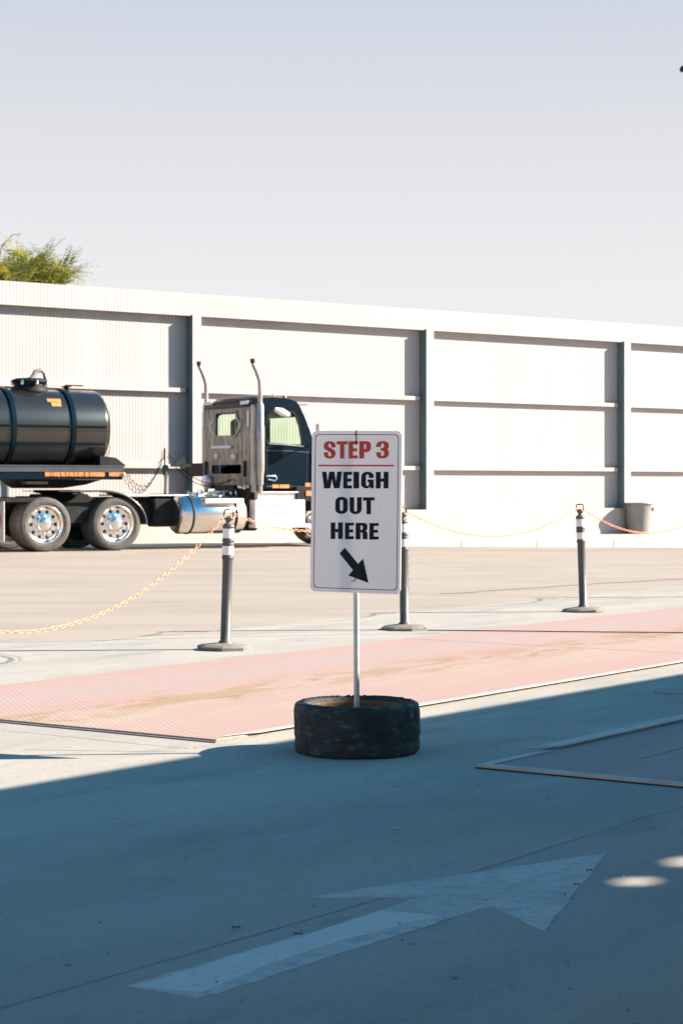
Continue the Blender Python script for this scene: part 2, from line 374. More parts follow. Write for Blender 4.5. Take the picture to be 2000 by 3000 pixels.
# painted arrow
arr = [(1780,2502),(1593,2731),(1446,2660),(1408,2667),(1000,2797),(640,2917),(574,2928),(376,2893),(1000,2708),(1115,2671),(1223,2633),(901,2633)]
def ragged(pts, amp=.005, step=.05):
    rr_ = random.Random(4); P = [gp(*p) for p in pts]; out = []
    for i in range(len(P)):
        a_, b_ = P[i], P[(i+1)%len(P)]; n = max(1,int((b_-a_).length/step)); d = (b_-a_).normalized(); q = Vector((-d.y,d.x,0))
        for k in range(n):
            p = a_.lerp(b_, k/n) + (q*rr_.uniform(-amp,amp) if k else Vector()); out.append((p.x,p.y))
    return out
m_ = MB(); m_.plate(ragged(arr), [], .0036, .0054, XY(0))
tag(m_.build('arrow_marking', M['paint_white']), kind='structure')
m_ = MB(); m_.plate(ragged([(400,2894),(1000,2712),(1115,2674),(1225,2681),(1296,2692),(1200,2708),(1000,2762),(800,2829),(660,2884),(590,2914)]), [], .0050, .0062, XY(0))
tag(m_.build('arrow_repaint_marking', M['paint_bright']), kind='structure')

# oval utility cover in the shaded concrete
cv = empty('utility_cover', gp(1965,2031)+Vector((0,0,.004)))
tag(cv, 'small dark round cover set in the shaded concrete strip between the two weighbridges', 'cover')
MB().lathe([(0.0,.006),(.085,.006),(.09,.002)], n=28).build('lid', M['stain'], cv)
MB().lathe([(.092,0),(.092,.008),(.104,.008),(.106,0)], n=28).build('frame', M['stain'], cv)

# ------------------------------------------------------------------ weighbridges
def weighbridge(edge, origin, length, width, m_deck, label, joints, rail_b, rail_start, rail_w, rail_h):
    ang = math.atan2(e1.y, e1.x)
    o = empty('weighbridge', origin, ang); tag(o, label, 'weighbridge', 'truck weighbridges side by side')
    x = 0.0; cuts = joints+[length]
    for c in cuts:
        MB().box(x+.004, c-.004, 0, width, .0, .014, bev=.002).build('deck_plate', m_deck, o); x = c
    MB().box(-.018+.012*edge, length, -.014, width+.014, .0, .006).build('pit_frame', M['joint'], o)
    if edge: MB().box(-.045, -.0, -.0, width+.0, .001, .019, bev=.001).box(0, length, width-.05, width, .0145, .018, bev=.001).build('edge_angle', M['galv2'], o)
    r_ = MB(); r_.plate([(rail_start+.22, rail_b+.0),(length,rail_b+.0),(length,rail_b+rail_w),(rail_start,rail_b+rail_w)], [], 0.014+rail_h*.55, .014+rail_h, XY(0))
    r_.box(rail_start+.3, length, rail_b+rail_w*.35, rail_b+rail_w*.6, .0145, .014+rail_h*.54)
    r_.build('guide_rail', M['galv2'], o)
    if edge: MB().box(-.052,-.0455,-.006,width+.006,.0,.006).build('edge_gap', M['dark'], o)
    return o
M['galv2'] = mat('dusty_galvanised_rail', (.33,.34,.34), (.27,.28,.285), 8, .7)
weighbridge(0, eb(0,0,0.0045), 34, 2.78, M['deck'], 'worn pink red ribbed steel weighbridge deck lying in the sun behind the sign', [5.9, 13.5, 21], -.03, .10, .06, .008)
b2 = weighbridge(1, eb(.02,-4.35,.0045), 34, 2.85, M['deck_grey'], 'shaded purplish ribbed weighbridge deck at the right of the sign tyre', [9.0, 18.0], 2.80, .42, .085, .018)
MB().box(.55, 8.9, 2.35, 2.357, .0142, .0155).box(1.9, 8.9, 1.75, 1.757, .0142, .0155).build('seam', M['joint'], b2)

# thin cable lying over the sunny deck
cb = MB(); pts = []
for i in range(40):
    u = i/39; q = gp(1250+u*900, 1856.0+u*8.5); pts.append((q.x, q.y+.01*math.sin(u*9), .028))
cb.tube(pts, .0045, 6)
tag(cb.build('cable', M['tie'], base=gp(1250,1856)), 'thin dark cable lying straight across the far end of the pink deck', 'cable')

# ------------------------------------------------------------------ wall
wall = empty('perimeter_wall', wp(0,0,0), TH)
tag(wall, 'long white corrugated metal wall with posts and girts on a concrete base', 'wall')
def W(t, p, z): return Vector((t, -p, z))          # local frame of the wall
T0, T1 = -26.0, 36.0
PROJ = .29
def corr(z0, z1, off, t0=T0, t1=T1, pitch=.083, amp=.0026, top_jit=0):
    mb = MB(); n = int((t1-t0)/pitch*6); vs = []; fs = []
    for i in range(n+1):
        t = t0+(t1-t0)*i/n; ph = 2*math.pi*(t-t0)/pitch; pp = off+amp*max(-.8,min(.8,math.sin(ph)*1.25))
        vs += [W(t,pp,z0), W(t,pp,z1)]
    for i in range(n): fs.append((2*i,2*i+2,2*i+3,2*i+1))
    mb.add(vs, fs, 0, True); return mb
corr(.55, 5.55, .0).build('corrugated_sheet', M['white_metal'], wall)
corr(5.17, 5.68, .20).build('top_band', M['white_metal'], wall)
MB().box(T0,T1,-.185,-.02,5.20,5.60).build('header_beam', M['white_steel'], wall)
MB().box(T0,T1,-PROJ-.02,.25,-.1,.695,bev=.01).build('concrete_base', M['white_conc'], wall)
SP = 6.84
for i in range(-3, 5):
    t = i*SP-.235
    pb = MB()
    pb.box(t, t+.22, -PROJ, -PROJ+.014, .70, 5.197)               # front flange
    pb.box(t+.222, t+.232, -PROJ, -.02, .70, 5.19)               # lit right side
    pb.box(t+.002, t+.21, -PROJ+.015, -.02, .70, 5.19, mi=1)      # web, shade of its left side put into the colour
    o = pb.build('post', [M['white_steel'], M['shade_teal']], wall)
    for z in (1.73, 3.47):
        cl = MB(); cl.box(t-.10, t-.002, -.10, -.02, z-.045, z+.045); cl.build('cleat', M['shade_teal'], wall)
for i in range(-3, 4):
    for z in (1.73, 3.47):
        gb = MB(); gb.box(i*SP+.0, (i+1)*SP-.335, -.14, -.012, z-.05, z+.05, bev=.006)
        gb.build('girt', M['white_steel'], wall)

# ------------------------------------------------------------------ waste bin by the wall
bt = (gp(1872,1569)); 
k_ = (1872-CX)/F; tt = (k_*(W0.y) - W0.x + .58*(-k_*wn.y+wn.x)*-1)/(wt.x-k_*wt.y)
bl = wp(tt-.07, .60, .004)
bn = empty('waste_bin', bl); tag(bn, 'grey round plastic waste bin standing by the foot of the white wall', 'bin')
MB().lathe([(0,.02),(.255,.02),(.262,.0),(.27,.03),(.315,.70),(.325,.72),(.325,.80),(.345,.80),(.345,.835),(.315,.84),(.30,.80),(.26,.06),(0,.05)], n=36).build('body', M['can'], bn)
bn.scale = (1.1,1.1,1.0)
for s_ in (-1,1):
    MB().box(s_*.335-.035, s_*.335+.035, -.09,.09,.66,.70,bev=.008).box(s_*.355-.012,s_*.355+.012,-.09,.09,.60,.70,bev=.005).build('handle', M['can'], bn)

# ------------------------------------------------------------------ truck and trailer frame
PH = R(31); TO = Vector((-5.72,38.1,0)); tc_, ts_ = math.cos(PH), math.sin(PH)
def tl(px, py, v):
    k = (px-CX)/F; s = (k*TO.y + k*v*tc_ - TO.x + v*ts_)/(tc_-k*ts_)
    Y = TO.y+s*ts_+v*tc_; return s, CH-(py-HY)/F*Y
truck = empty('semi_truck', TO, PH); tag(truck, 'black navy semi tractor with chrome stacks and bare metal rear cab panel', 'truck')
trail = empty('tank_trailer', TO, PH); tag(trail, 'glossy black cylindrical tank trailer with orange markings coupled to the tractor', 'trailer')

def wheel_parts(parent, s, v, r=.53, w=.27, face=-1, rm_mat='chrome', name='wheel'):
    o = empty(name, (s, v, r), 0, parent)
    b = w/2; ty = MB()
    ty.lathe([(r*.68,-b*.86),(r*.76,-b*.98),(r*.88,-b),(r*.955,-b*.93),(r*.985,-b*.8),(r,-b*.72),(r,-b*.42),(r-.012,-b*.40),(r-.012,-b*.34),(r,-b*.32),(r,-.01),(r-.012,0),(r,.01),(r,b*.32),(r-.012,b*.34),(r-.012,b*.40),(r,b*.42),(r,b*.72),(r*.985,b*.8),(r*.955,b*.93),(r*.88,b),(r*.76,b*.98),(r*.68,b*.86)], 'y', n=56, closed=True)
    ty.lathe([(r*.80,-b-.001),(r*.81,-b-.005),(r*.83,-b-.005),(r*.84,-b-.001)], 'y', n=56)
    ty.build('tyre', M['rubber'], o)
    f = face; rm = MB()
    # rim lip, dish, disc and hub facing the near side
    rm.lathe([(r*.70,f*b*.80),(r*.705,f*b*.93),(r*.68,f*b*.95),(r*.655,f*b*.80),(r*.62,f*b*.50),(r*.60,f*b*.12),(r*.54,f*b*.02),(r*.40,f*b*.06),(r*.30,f*b*.25),(r*.26,f*b*.32)], 'y', n=48)
    rm.lathe([(r*.27,f*b*.2),(r*.27,f*b*.62),(r*.24,f*b*.80),(r*.20,f*b*.92),(r*.12,f*b*1.0),(0,f*b*1.04)], 'y', n=32)
    for k in range(10):
        a_ = 2*math.pi*(k+.5)/10
        cx, cz = r*.335*math.cos(a_), r*.335*math.sin(a_)
        rm.lathe([(.017,f*b*.18),(.017,f*b*.40),(.008,f*b*.44),(0,f*b*.44)], 'y', c=(cx,0,cz), n=8)
        a_ = 2*math.pi*k/10; cx, cz = r*.475*math.cos(a_), r*.475*math.sin(a_)
        rm.lathe([(0,f*b*.085),(.034,f*b*.085),(.037,f*b*.03)], 'y', c=(cx,0,cz), n=10, mi=1)
    rm.build('rim', [M[rm_mat], M['dark']], o)
    return o
ws2 = tl(343,1500,0)[0]
wf = tl(918,1500,2.33)[0]
for s_ in (0, ws2):
    wheel_parts(truck, s_, .135); wheel_parts(truck, s_, .135+.34)
    wheel_parts(truck, s_, 2.5-.135, face=1, rm_mat='chassis'); wheel_parts(truck, s_, 2.5-.475, face=-1, rm_mat='chassis')
wheel_parts(truck, wf, .17, face=-1); wheel_parts(truck, wf, 2.33, face=1)
for s_ in (0, ws2): 
    MB().tube([(s_,.5,.53),(s_,2.0,.53)], .07, 12).lathe([(.02,1.0),(.2,1.1),(.24,1.25),(.2,1.4),(.02,1.5)],'y',c=(s_,0,.53),n=20).build('axle', M['chassis'], truck)
MB().tube([(wf,.3,.53),(wf,2.2,.53)], .05, 12).build('axle', M['chassis'], truck)
# chassis
s_cab0, _ = tl(738,1400,.2); 
s_front = wf+.80
MB().box(-1.0, s_front, .83,.92,.80,1.06).box(-1.0, s_front, 1.58,1.67,.80,1.06).box(-1.0,-.92,.92,1.58,.82,1.04).box(.6,.75,.92,1.58,.8,1.04).box(3.0,3.15,.92,1.58,.8,1.04).build('chassis_frame', M['chassis'], truck)
MB().box(-.95,.0-.0,.15,.70,.95,1.05,bev=.02).box(.05,1.4,.55,.80,.45,.95,bev=.03).box(-.35,.35,.55,.80,.80,1.08,bev=.03).box(.3,1.25,.2,.55,.55,.95).box(.25,1.2,1.9,2.3,.4,1.0).build('suspension', M['chassis'], truck)
# fifth wheel
MB().lathe([(0,1.20),(.46,1.20),(.46,1.15),(.3,1.12),(0,1.12)], c=(.75,1.25,0), n=28).box(.3,1.3,.9,1.6,1.03,1.12,bev=.02).build('fifth_wheel', M['chassis'], truck)
# fender over the second drive axle: thin curved sheet with flat lead-in
def fender(v0, v1):
    pr = [(ws2-.98,1.185),(ws2-.80,1.185)]
    rr = .66
    pr += [(ws2-.30+ (rr+.28)*math.cos(R(a_))*.99, .53+ (rr)*math.sin(R(a_))) for a_ in range(88,-3,-8)]
    f_ = MB(); vs = []; fs = []; n = len(pr)
    for (s_, z_) in pr: vs += [(s_,v0,z_),(s_,v1,z_),(s_,v0,z_-.02),(s_,v1,z_-.02)]
    for i in range(n-1):
        b_ = 4*i; fs += [(b_,b_+1,b_+5,b_+4),(b_+2,b_+6,b_+7,b_+3),(b_,b_+4,b_+6,b_+2),(b_+1,b_+3,b_+7,b_+5)]
    fs += [(0,2,3,1),(4*n-4,4*n-3,4*n-1,4*n-2)]
    f_.add(vs, fs, 0, False)
    f_.tube([(s_,v0,z_-.01) for s_,z_ in pr], .02, 8)
    return f_
fender(-.03,.62).build('fender', M['deck_blue2'] if 'deck_blue2' in M else M['fend'] if 'fend' in M else M['deck_blue'], truck)
fender(1.9,2.53).build('fender', M['deck_blue'], truck)
# mud flap with a red mark, behind the rear drive wheels
fs_ = tl(14,1540,.0)[0]
fl = MB().box(fs_-.02, fs_-.005, -.02, .62, .22,.98,bev=.003).build('mud_flap', M['flap'], truck)
rg = MB(); rg.plate([(.28+.17*math.cos(R(a_)),.62+.17*math.sin(R(a_))) for a_ in range(0,360,15)], [[(.28+.11*math.cos(R(a_)),.62+.11*math.sin(R(a_))) for a_ in range(0,360,15)]], 0, None, lambda a_,b_,t: Vector((fs_-.0235,a_,b_)))
rg.build('flap_mark', M['red_mark'], fl)
rg2 = MB(); rg2.plate([(-.022,.44),(-.022,.72),(-.022+.0,.72)], [], 0, None, lambda a_,b_,t: Vector((fs_-.02+b_*.0,a_,b_)))
# step rail plate and walkway
sA, zA = tl(430,1445,.6); sB,_ = tl(655,1445,.6)
MB().box(sA-.9, sA-.05, .55, .95, 1.08,1.11).box(sA, sB, .55,1.9,1.075,1.105,bev=.004).build('deck_plate', M['brushed'], truck)
# dark tool/air tanks between wheel and fuel tank
MB().lathe([(0,3.0),(.12,3.0),(.15,3.05),(.15,3.9),(.12,3.95),(0,3.95)],'x',c=(-.35,1.05,.62),n=20).build('air_tank', M['deck_blue'], truck)
MB().box(2.55,3.0,.5,.85,.45,1.02,bev=.03).box(2.2,5.3,.70,.82,.62,.95).build('bracket', M['chassis'], truck)
# fuel tank
fa, _ = tl(508,1500,.42); fb, _ = tl(703,1500,.42); fr = .385; fv = .40; fz = .69
ft = MB().lathe([(0,0),(fr*.55,.0),(fr*.9,.025),(fr,.08),(fr,fb-fa-.08),(fr*.9,fb-fa-.025),(fr*.55,fb-fa),(0,fb-fa)],'x',c=(fa,fv,fz),n=56).build('fuel_tank', M['chrome'], truck)
for q in (.16,.80): MB().lathe([(fr+.002,0),(fr+.010,.0),(fr+.010,.05),(fr+.002,.05)],'x',c=(fa+(fb-fa)*q,fv,fz),n=56,closed=True).build('strap', M['chassis'], ft)
MB().box(fa+.5,fb-.15,-.03,.22,fz+.30,fz+.335,bev=.006).box(fa+.5,fb-.15,-.035,-.01,fz+.24,fz+.335,bev=.004).build('step', M['brushed'], ft)
MB().lathe([(0,.06),(.05,.06),(.055,0)],c=(fa+.55,fv,fz+fr-.005),n=16).lathe([(0,.05),(.03,.05),(.03,0)],c=(fa+1.0,fv-.1,fz+fr-.02),n=12).tube([(fa+.6,fv+.02,fz+fr),(fa+.75,fv+.05,fz+fr+.06),(fa+1.1,fv+.2,fz+fr+.04),(fa+1.4,fv+.4,fz+fr-.05)],.016,8).build('filler_cap', M['chrome'], ft)

# ---- cab
V0, V1 = .20, 2.36
def cp(px, py, v=V0): return tl(px, py, v)
r0 = cp(738,1428); r1 = cp(738,1188)
side = [cp(738,1432), cp(738,1192), cp(742,1178), cp(760,1168), cp(800,1164), cp(845,1168), cp(868,1176), cp(878,1190), cp(893,1222), cp(908,1262), cp(921,1300), cp(925,1320), cp(925,1432)]
win = [cp(779,1298), cp(776,1280), cp(776,1220), cp(779,1210), cp(790,1205), cp(830,1203), cp(858,1208), cp(868,1222), cp(877,1250), cp(883,1285), cp(884,1304), cp(850,1303), cp(800,1299)]
body = MB()
body.plate(side, [win], 0, .05, lambda a_,b_,t: Vector((a_, V0+t, b_)))
body.plate(side, [win], 0, .05, lambda a_,b_,t: Vector((a_, V1-t, b_)))
# roof skin, crowned
prof = side[1:11]; nV = 9; vs = []; fs = []
for i, (s_, z_) in enumerate(prof):
    for q in range(nV):
        u = q/(nV-1); cr = (.085 if 1 <= i <= 6 else .02)*(1-(2*u-1)**4)
        vs.append((s_, V0+.002+(V1-V0-.004)*u, z_+cr*(.6 if i in (1,7) else 1)*(0 if i==0 else 1)))
for i in range(len(prof)-1):
    if i >= 7: continue
    for q in range(nV-1): fs.append((i*nV+q,i*nV+q+1,(i+1)*nV+q+1,(i+1)*nV+q))
body.add(vs, fs, 0, True)
body.box(r0[0]+.06, side[-1][0]-.01, V0+.05, V1-.05, r0[1]-.0, r0[1]+.08)
# rear crown filler
body.plate([(V0,r1[1]-.02),(V1,r1[1]-.02)]+[(V1-(V1-V0)*i/8, r1[1]+.085+.05*(1-abs(2*i/8-1)**3)) for i in range(9)], [], 0,.03, lambda a_,b_,t: Vector((r0[0]+.02+t,a_,b_)))
cab = body.build('cab_body', M['navy'], truck)
# rear metal panel with the back window opening
def rp(px, py):                                     # point on the rear panel plane from the photograph
    k = (px-CX)/F; s = r0[0]
    v = (TO.x + s*tc_ - k*(TO.y+s*ts_))/(ts_+k*tc_); Y = TO.y+s*ts_+v*tc_
    return v, CH-(py-HY)/F*Y
vz = [rp(634,1210), rp(694,1209), rp(694,1276), rp(636,1278)]
zb, zt = 1.30, r1[1]-.03
wv0, wv1 = min(p[0] for p in vz), max(p[0] for p in vz); wz0, wz1 = min(p[1] for p in vz), max(p[1] for p in vz)
outer = rrect(V0+.02, V1-.02, zb, zt, .06)
hole = rrect(wv0, wv1, wz0, wz1, .07)
bz = rp(660,1362)[1]; bz2 = rp(660,1388)[1]
dh = rrect(rp(708,1370)[0], rp(622,1370)[0], bz2, bz, .03)
pn = MB(); pn.plate(outer, [hole, dh], 0, .04, lambda a_,b_,t: Vector((r0[0]-.012+t, a_, b_)))
panel = pn.build('rear_panel', M['quilt'], cab)
MB().box(r0[0]+.03, r0[0]+.05, dh[0][0]-.25, dh[0][0]+1.2, bz2-.05, bz+.05).build('recess', M['dark'], cab)
gk = MB(); gk.plate(rrect(wv0-.035,wv1+.035,wz0-.035,wz1+.035,.09), [rrect(wv0+.012,wv1-.012,wz0+.012,wz1-.012,.06)], 0,.018, lambda a_,b_,t: Vector((r0[0]-.030+t,a_,b_))); gk.build('window_seal', M['quilt'], cab)
gl = MB(); gl.plate(hole, [], 0, None, lambda a_,b_,t: Vector((r0[0]+.005,a_,b_))); gl.build('rear_window', M['glass'], cab)
vm = (V0+V1)/2
for s_ in (-1,1):                                       # grab loops at both sides of the back window
    MB().tube([(r0[0]-.03, (wv0 if s_<0 else wv1)+s_*.06, wz1-.12),(r0[0]-.05,(wv0 if s_<0 else wv1)+s_*.17,wz1-.22),(r0[0]-.05,(wv0 if s_<0 else wv1)+s_*.19,(wz0+wz1)/2),(r0[0]-.05,(wv0 if s_<0 else wv1)+s_*.15,wz0+.12),(r0[0]-.03,(wv0 if s_<0 else wv1)+s_*.05,wz0+.06)], .013, 8).build('grab_loop', M['brushed'], cab)
zl = rp(650,1310)[1]
MB().box(r0[0]-.05,r0[0]-.013, rp(680,1310)[0], rp(625,1310)[0], zl-.03, zl+.03,bev=.008).build('rear_grab_bar', M['white_pl'], cab)
for px_ in (637,687):
    v_, z_ = rp(px_,1337); MB().lathe([(0,-.05),(.055,-.045),(.07,-.02),(.075,0)],'x',c=(r0[0]-.012,v_,z_),n=20).build('work_lamp', M['white_pl'], cab)
for (xa,xb,ya,yb) in ((600,623,1178,1186),(707,730,1175,1184)):
    va, za = rp(xb,yb); vb, zb_ = rp(xa,ya); MB().box(r0[0]-.03,r0[0]-.013,va,vb,za,zb_,bev=.004).build('reflector', M['white_pl'], cab)
for (xa,xb,ya,yb) in ((595,600,1205,1250),(727,732,1202,1250)):
    va, za = rp(xb,yb); vb, zb_ = rp(xa,ya); MB().box(r0[0]-.03,r0[0]-.013,va,vb,za,zb_,bev=.004).build('reflector', M['white_pl'], cab)
vg, zg = rp(612,1412); MB().lathe([(0,-.12),(.12,-.11),(.15,-.06),(.15,0)],'x',c=(r0[0]-.012,vg,zg),n=24).build('air_canister', M['brushed'], cab)
for px_ in (602,715): 
    va,_z = rp(px_+5,1390); vb,_z2 = rp(px_,1390); MB().box(r0[0]-.06,r0[0]-.013,va,vb,rp(610,1398)[1],rp(610,1352)[1],bev=.01).build('bracket', M['deck_blue'], cab)
# side glass, windscreen
for vv in (V0+.02, V1-.02):
    q = MB(); q.plate(win, [], 0, None, lambda a_,b_,t: Vector((a_,vv,b_))); q.build('side_window', M['glass'], cab)
ws_a, ws_b = side[8], side[10]
q = MB(); q.add([(side[7][0]+.0,V0+.06,side[7][1]-.02),(side[7][0],V1-.06,side[7][1]-.02),(ws_b[0],V1-.06,ws_b[1]),(ws_b[0],V0+.06,ws_b[1])],[(0,1,2,3)]); q.build('windscreen', M['glass'], cab)
# window trim and door lines, belt strip
tr = MB(); tr.tube([(a_,V0-.004,b_) for a_,b_ in win]+[(win[0][0],V0-.004,win[0][1])], .014, 6); tr.build('window_trim', M['chassis'], cab)
bs = [cp(785,1300), cp(815,1301), cp(850,1304), cp(888,1308)]
MB().tube([(a_,V0-.014,b_) for a_,b_ in bs], [.010,.016,.016,.006], 8).build('belt_strip', M['chrome'], cab)
dl = [cp(782,1308), cp(782,1425), cp(898,1425), cp(900,1318)]
dd = MB(); dd.tube([(a_,V0-.001,b_) for a_,b_ in dl], .006, 6); dd.tube([(a_,V0-.002,b_) for a_,b_ in (cp(780,1320),cp(840,1321),cp(905,1326))], .012, 6)
dd.build('door_edge', M['deck_blue'], cab)
ha = cp(776,1400); hb = cp(808,1401)
MB().tube([(ha[0],V0-.05,ha[1]+.04),(hb[0]-.04,V0-.05,hb[1]+.045),(hb[0],V0-.05,hb[1]),(hb[0]-.04,V0-.045,hb[1]-.045),(ha[0]+.05,V0-.04,ha[1]-.03)], .017, 8).build('door_handle', M['chrome'], cab)
va = cp(838,1215)
MB().lathe([(0,-.02),(.05,-.02),(.055,0)],'y',c=(va[0],V0-.03,va[1]),n=14).tube([(cp(798,1200)[0],V0-.10,cp(798,1199)[1]),(cp(815,1208)[0],V0-.15,cp(812,1208)[1]),(cp(838,1216)[0],V0-.10,cp(838,1216)[1])],[.04,.085,.05],12).build('mirror', M['white_pl'], cab)
for (xa,xb,ya,yb) in ((797,816,1420,1430),(818,847,1420,1430),(893,912,1415,1429)):
    a0 = cp(xa,yb); a1 = cp(xb,ya); MB().box(a0[0],a1[0],V0-.012,V0-.001,a0[1],a1[1],bev=.003).build('side_lettering', M['amber'], cab)
# lower black skirt with fender, hood, grille and bumper (mostly behind the sign)
hd = [(side[-1][0],1.22),(side[-2][0]+.0,side[-2][1]+.02),(side[-2][0]+.5,side[-2][1]-.03),(s_front-.45,1.95),(s_front-.1,1.80),(s_front,1.55),(s_front+.02,1.0),(wf+.55,.95)] + [(wf+.66*math.cos(R(a_)),.55+.66*math.sin(R(a_))) for a_ in range(40,165,12)] + [(side[-1][0],.85)]
h_ = MB(); h_.plate([p for p in hd], [], .0, .05, lambda a_,b_,t: Vector((a_, .12+t*4, b_))); h_.plate([p for p in hd], [], .0, .05, lambda a_,b_,t: Vector((a_, 2.38-t*4, b_)))
tp = hd[1:7]; vs = []; fs = []
for i,(s_,z_) in enumerate(tp): vs += [(s_,.30,z_-.002),(s_,.7,z_+.05),(s_,1.8,z_+.05),(s_,2.20,z_-.002)]
for i in range(len(tp)-1):
    for q in range(3): fs.append((4*i+q,4*i+q+1,4*i+5+q,4*i+4+q))
h_.add(vs, fs, 0, True)
hood = h_.build('hood', M['navy'], truck)
MB().box(s_front+.0,s_front+.06,.6,1.9,.85,1.75,bev=.02).build('grille', M['chrome'], hood)
MB().box(s_front+.0,s_front+.22,.02,2.48,.35,.72,bev=.05).build('bumper', M['chrome'], truck)
for v_ in (.34,2.16): MB().lathe([(0,.10),(.10,.08),(.13,0)],'x',c=(s_front+.0,v_,1.02),n=20).build('headlight', M['white_pl'], hood)
mk = cp(899,1445)
MB().box(mk[0]-.08,mk[0]+.12,.10,.115,mk[1]-.06,mk[1]+.05,bev=.01).build('side_marker', M['amber'], hood)
MB().box(cp(862,1400)[0],side[-1][0],.12,.32,.95,1.27,bev=.02).box(s_cab0+.1,side[-1][0]+.2,.55,2.0,.75,1.26).box(s_cab0-.1,s_cab0+.5,.8,1.7,1.05,1.3,bev=.03).build('underbody', M['chassis'], truck)
# mirrors at the front pillar
ml = cp(926,1245,-.12)
MB().box(ml[0]-.03,ml[0]+.10,-.28,-.14,ml[1]-.30,ml[1]+.03,bev=.02).build('door_mirror', M['white_pl'], cab)
MB().tube([(ml[0],-.18,ml[1]-.28),(side[9][0],V0,side[9][1]-.3)],.014,8).build('mirror_arm', M['chrome'], cab)
# sun visor lip and roof lamps
MB().box(side[6][0]-.02,side[6][0]+.30,V0+.02,V1-.02,side[6][1]-.08,side[6][1]-.04,bev=.008).build('sun_visor', M['chrome'], cab)
for u in (.08,.3,.5,.7,.92): MB().lathe([(0,.05),(.035,.04),(.045,0)],c=(side[5][0],V0+(V1-V0)*u,side[5][1]+.07*(1-(2*u-1)**4)),n=12).build('roof_lamp', M['amber'], cab)
# two seats and steering wheel seen through the glass
for v_ in (.75,1.8):
    MB().box(side[0][0]+.45,side[0][0]+.62,v_-.26,v_+.26,1.9,2.72,bev=.05).box(side[0][0]+.5,side[0][0]+1.05,v_-.27,v_+.27,1.72,1.92,bev=.05).build('seat', M['seat'], cab)
MB().box(side[-1][0]-.35,side[-1][0]-.02,V0+.06,V1-.06,1.6,2.12,bev=.03).build('dashboard', M['seat'], cab)
# chrome side box under the door
b0 = tl(746,1540,.08); b1 = tl(893,1540,.08); t0_ = tl(775,1440,.08); t1_ = tl(872,1460,.08); bm_ = tl(800,1464,.08)[1]; bb_ = tl(800,1540,.08)[1]
MB().box(t0_[0]-.12,t1_[0],.16,.6,bm_+.005,t0_[1]-.03,bev=.01).box(t0_[0]-.12,t1_[0]+.03,.10,.6,t0_[1]-.03,t0_[1],bev=.006).build('upper_step', M['brushed'], truck)
bx = MB().box(b0[0],b1[0],.06,.62,bb_+.04,bm_,bev=.015).build('battery_box', M['brushed'], truck)
MB().box(b0[0]-.02,b1[0]+.12,.0,.62,bb_-.045,bb_+.035,bev=.01).build('lower_step', M['brushed'], bx)
MB().box(b0[0]+.02,b1[0]-.02,.052,.059,bm_-.115,bm_-.105).build('lid_seam', M['deck_blue'], bx)
# stacks
def stack(vv, px, ytop, ybot, full=True):
    s_, zt_ = tl(px, ytop, vv); zb_ = tl(px, ybot, vv)[1]
    st = empty('exhaust_stack', (0,0,0), 0, truck)
    p = MB(); rr = .048
    p.tube([(s_,vv,zb_),(s_,vv,zt_-.62),(s_-.005,vv,zt_-.48),(s_-.04,vv,zt_-.36),(s_-.10,vv,zt_-.22),(s_-.155,vv,zt_-.12),(s_-.175,vv,zt_-.04),(s_-.18,vv,zt_)], [rr]*6+[rr*.95,rr*.9], 16, cap=False)
    p.build('pipe', M['stackm'], st)
    MB().lathe([(rr*.8,-.03),(rr*.8,.0),(0,-.03)],c=(s_-.18,vv,zt_+.001),n=14).tube([(s_-.165,vv,zt_-.09),(s_-.185,vv,zt_+.005)],.049,14).build('tip', M['dark'], st)
    zm1 = tl(px,1185,vv)[1]; zm0 = tl(px,1420,vv)[1]
    m1 = MB().lathe([(rr,zm1+.04),(.075,zm1-.02),(.085,zm1-.45),(.092,zm1-.47),(.092,zm0+.3),(.075,zm0+.2),(.07,zm0)],c=(s_,vv,0),n=20); m1.build('heat_shield', M['stackm'], st)
    return s_
sn = stack(.03, 762, 1052, 1445)
stack(2.55, 604, 1060, 1445)
# grab rail plate beside the near stack
ga, gz0 = tl(744,1428,.07); gz1 = tl(744,1186,.07)[1]
MB().box(ga-.03,ga+.06,.06,.16,gz0-.1,gz1,bev=.008).build('stack_guard', M['stackm'], truck)
for z_ in (1.7,2.35,2.9): MB().box(ga-.0,sn+.0,.06,.20,z_,z_+.03).build('stack_bracket', M['chassis'], truck)
# hose bundle, glad hands and pogo stick behind the cab
pa = tl(483,1432,1.25); pt = tl(483,1312,1.25)[1]
po = MB().tube([(pa[0],1.25,1.06),(pa[0],1.25,pt)],.016,8).box(pa[0]-.25,pa[0]+.1,1.0,1.5,1.06,1.12).build('pogo_stick', M['chassis'], truck)
MB().lathe([(0,-.12),(.06,-.1),(.08,0),(.06,.1),(0,.12)],c=(pa[0]-.0,1.22,tl(483,1378,1.25)[1]),n=12).build('fitting', M['green'], po)
MB().lathe([(0,-.03),(.115,-.02),(.125,0),(.115,.02),(0,.03)],'y',c=(pa[0]+.32,1.15,tl(483,1352,1.25)[1]),n=24).box(pa[0]+.1,pa[0]+.55,1.13,1.19,tl(483,1362,1.25)[1]-.04,tl(483,1362,1.25)[1]+.02).build('hose_reel', M['base_rub'], po)
MB().tube([(pa[0]-.02,1.2,1.1),(pa[0]-.03,1.15,1.4),(pa[0]+.02,1.18,1.62)],.03,8).build('air_hose', M['hose_y'], po)
def hose(a_, b_, sag, r_, m__, coil=0, parent=truck, name='air_hose'):
    pts = []; n = 60 if coil else 14
    for i in range(n+1):
        u = i/n; p = Vector(a_).lerp(Vector(b_),u); p.z -= sag*4*u*(1-u)
        if coil: p.z += .03*math.sin(u*coil*6.28); p.y += .03*math.cos(u*coil*6.28)
        pts.append(p)
    return MB().tube(pts, r_, 6).build(name, m__, parent)
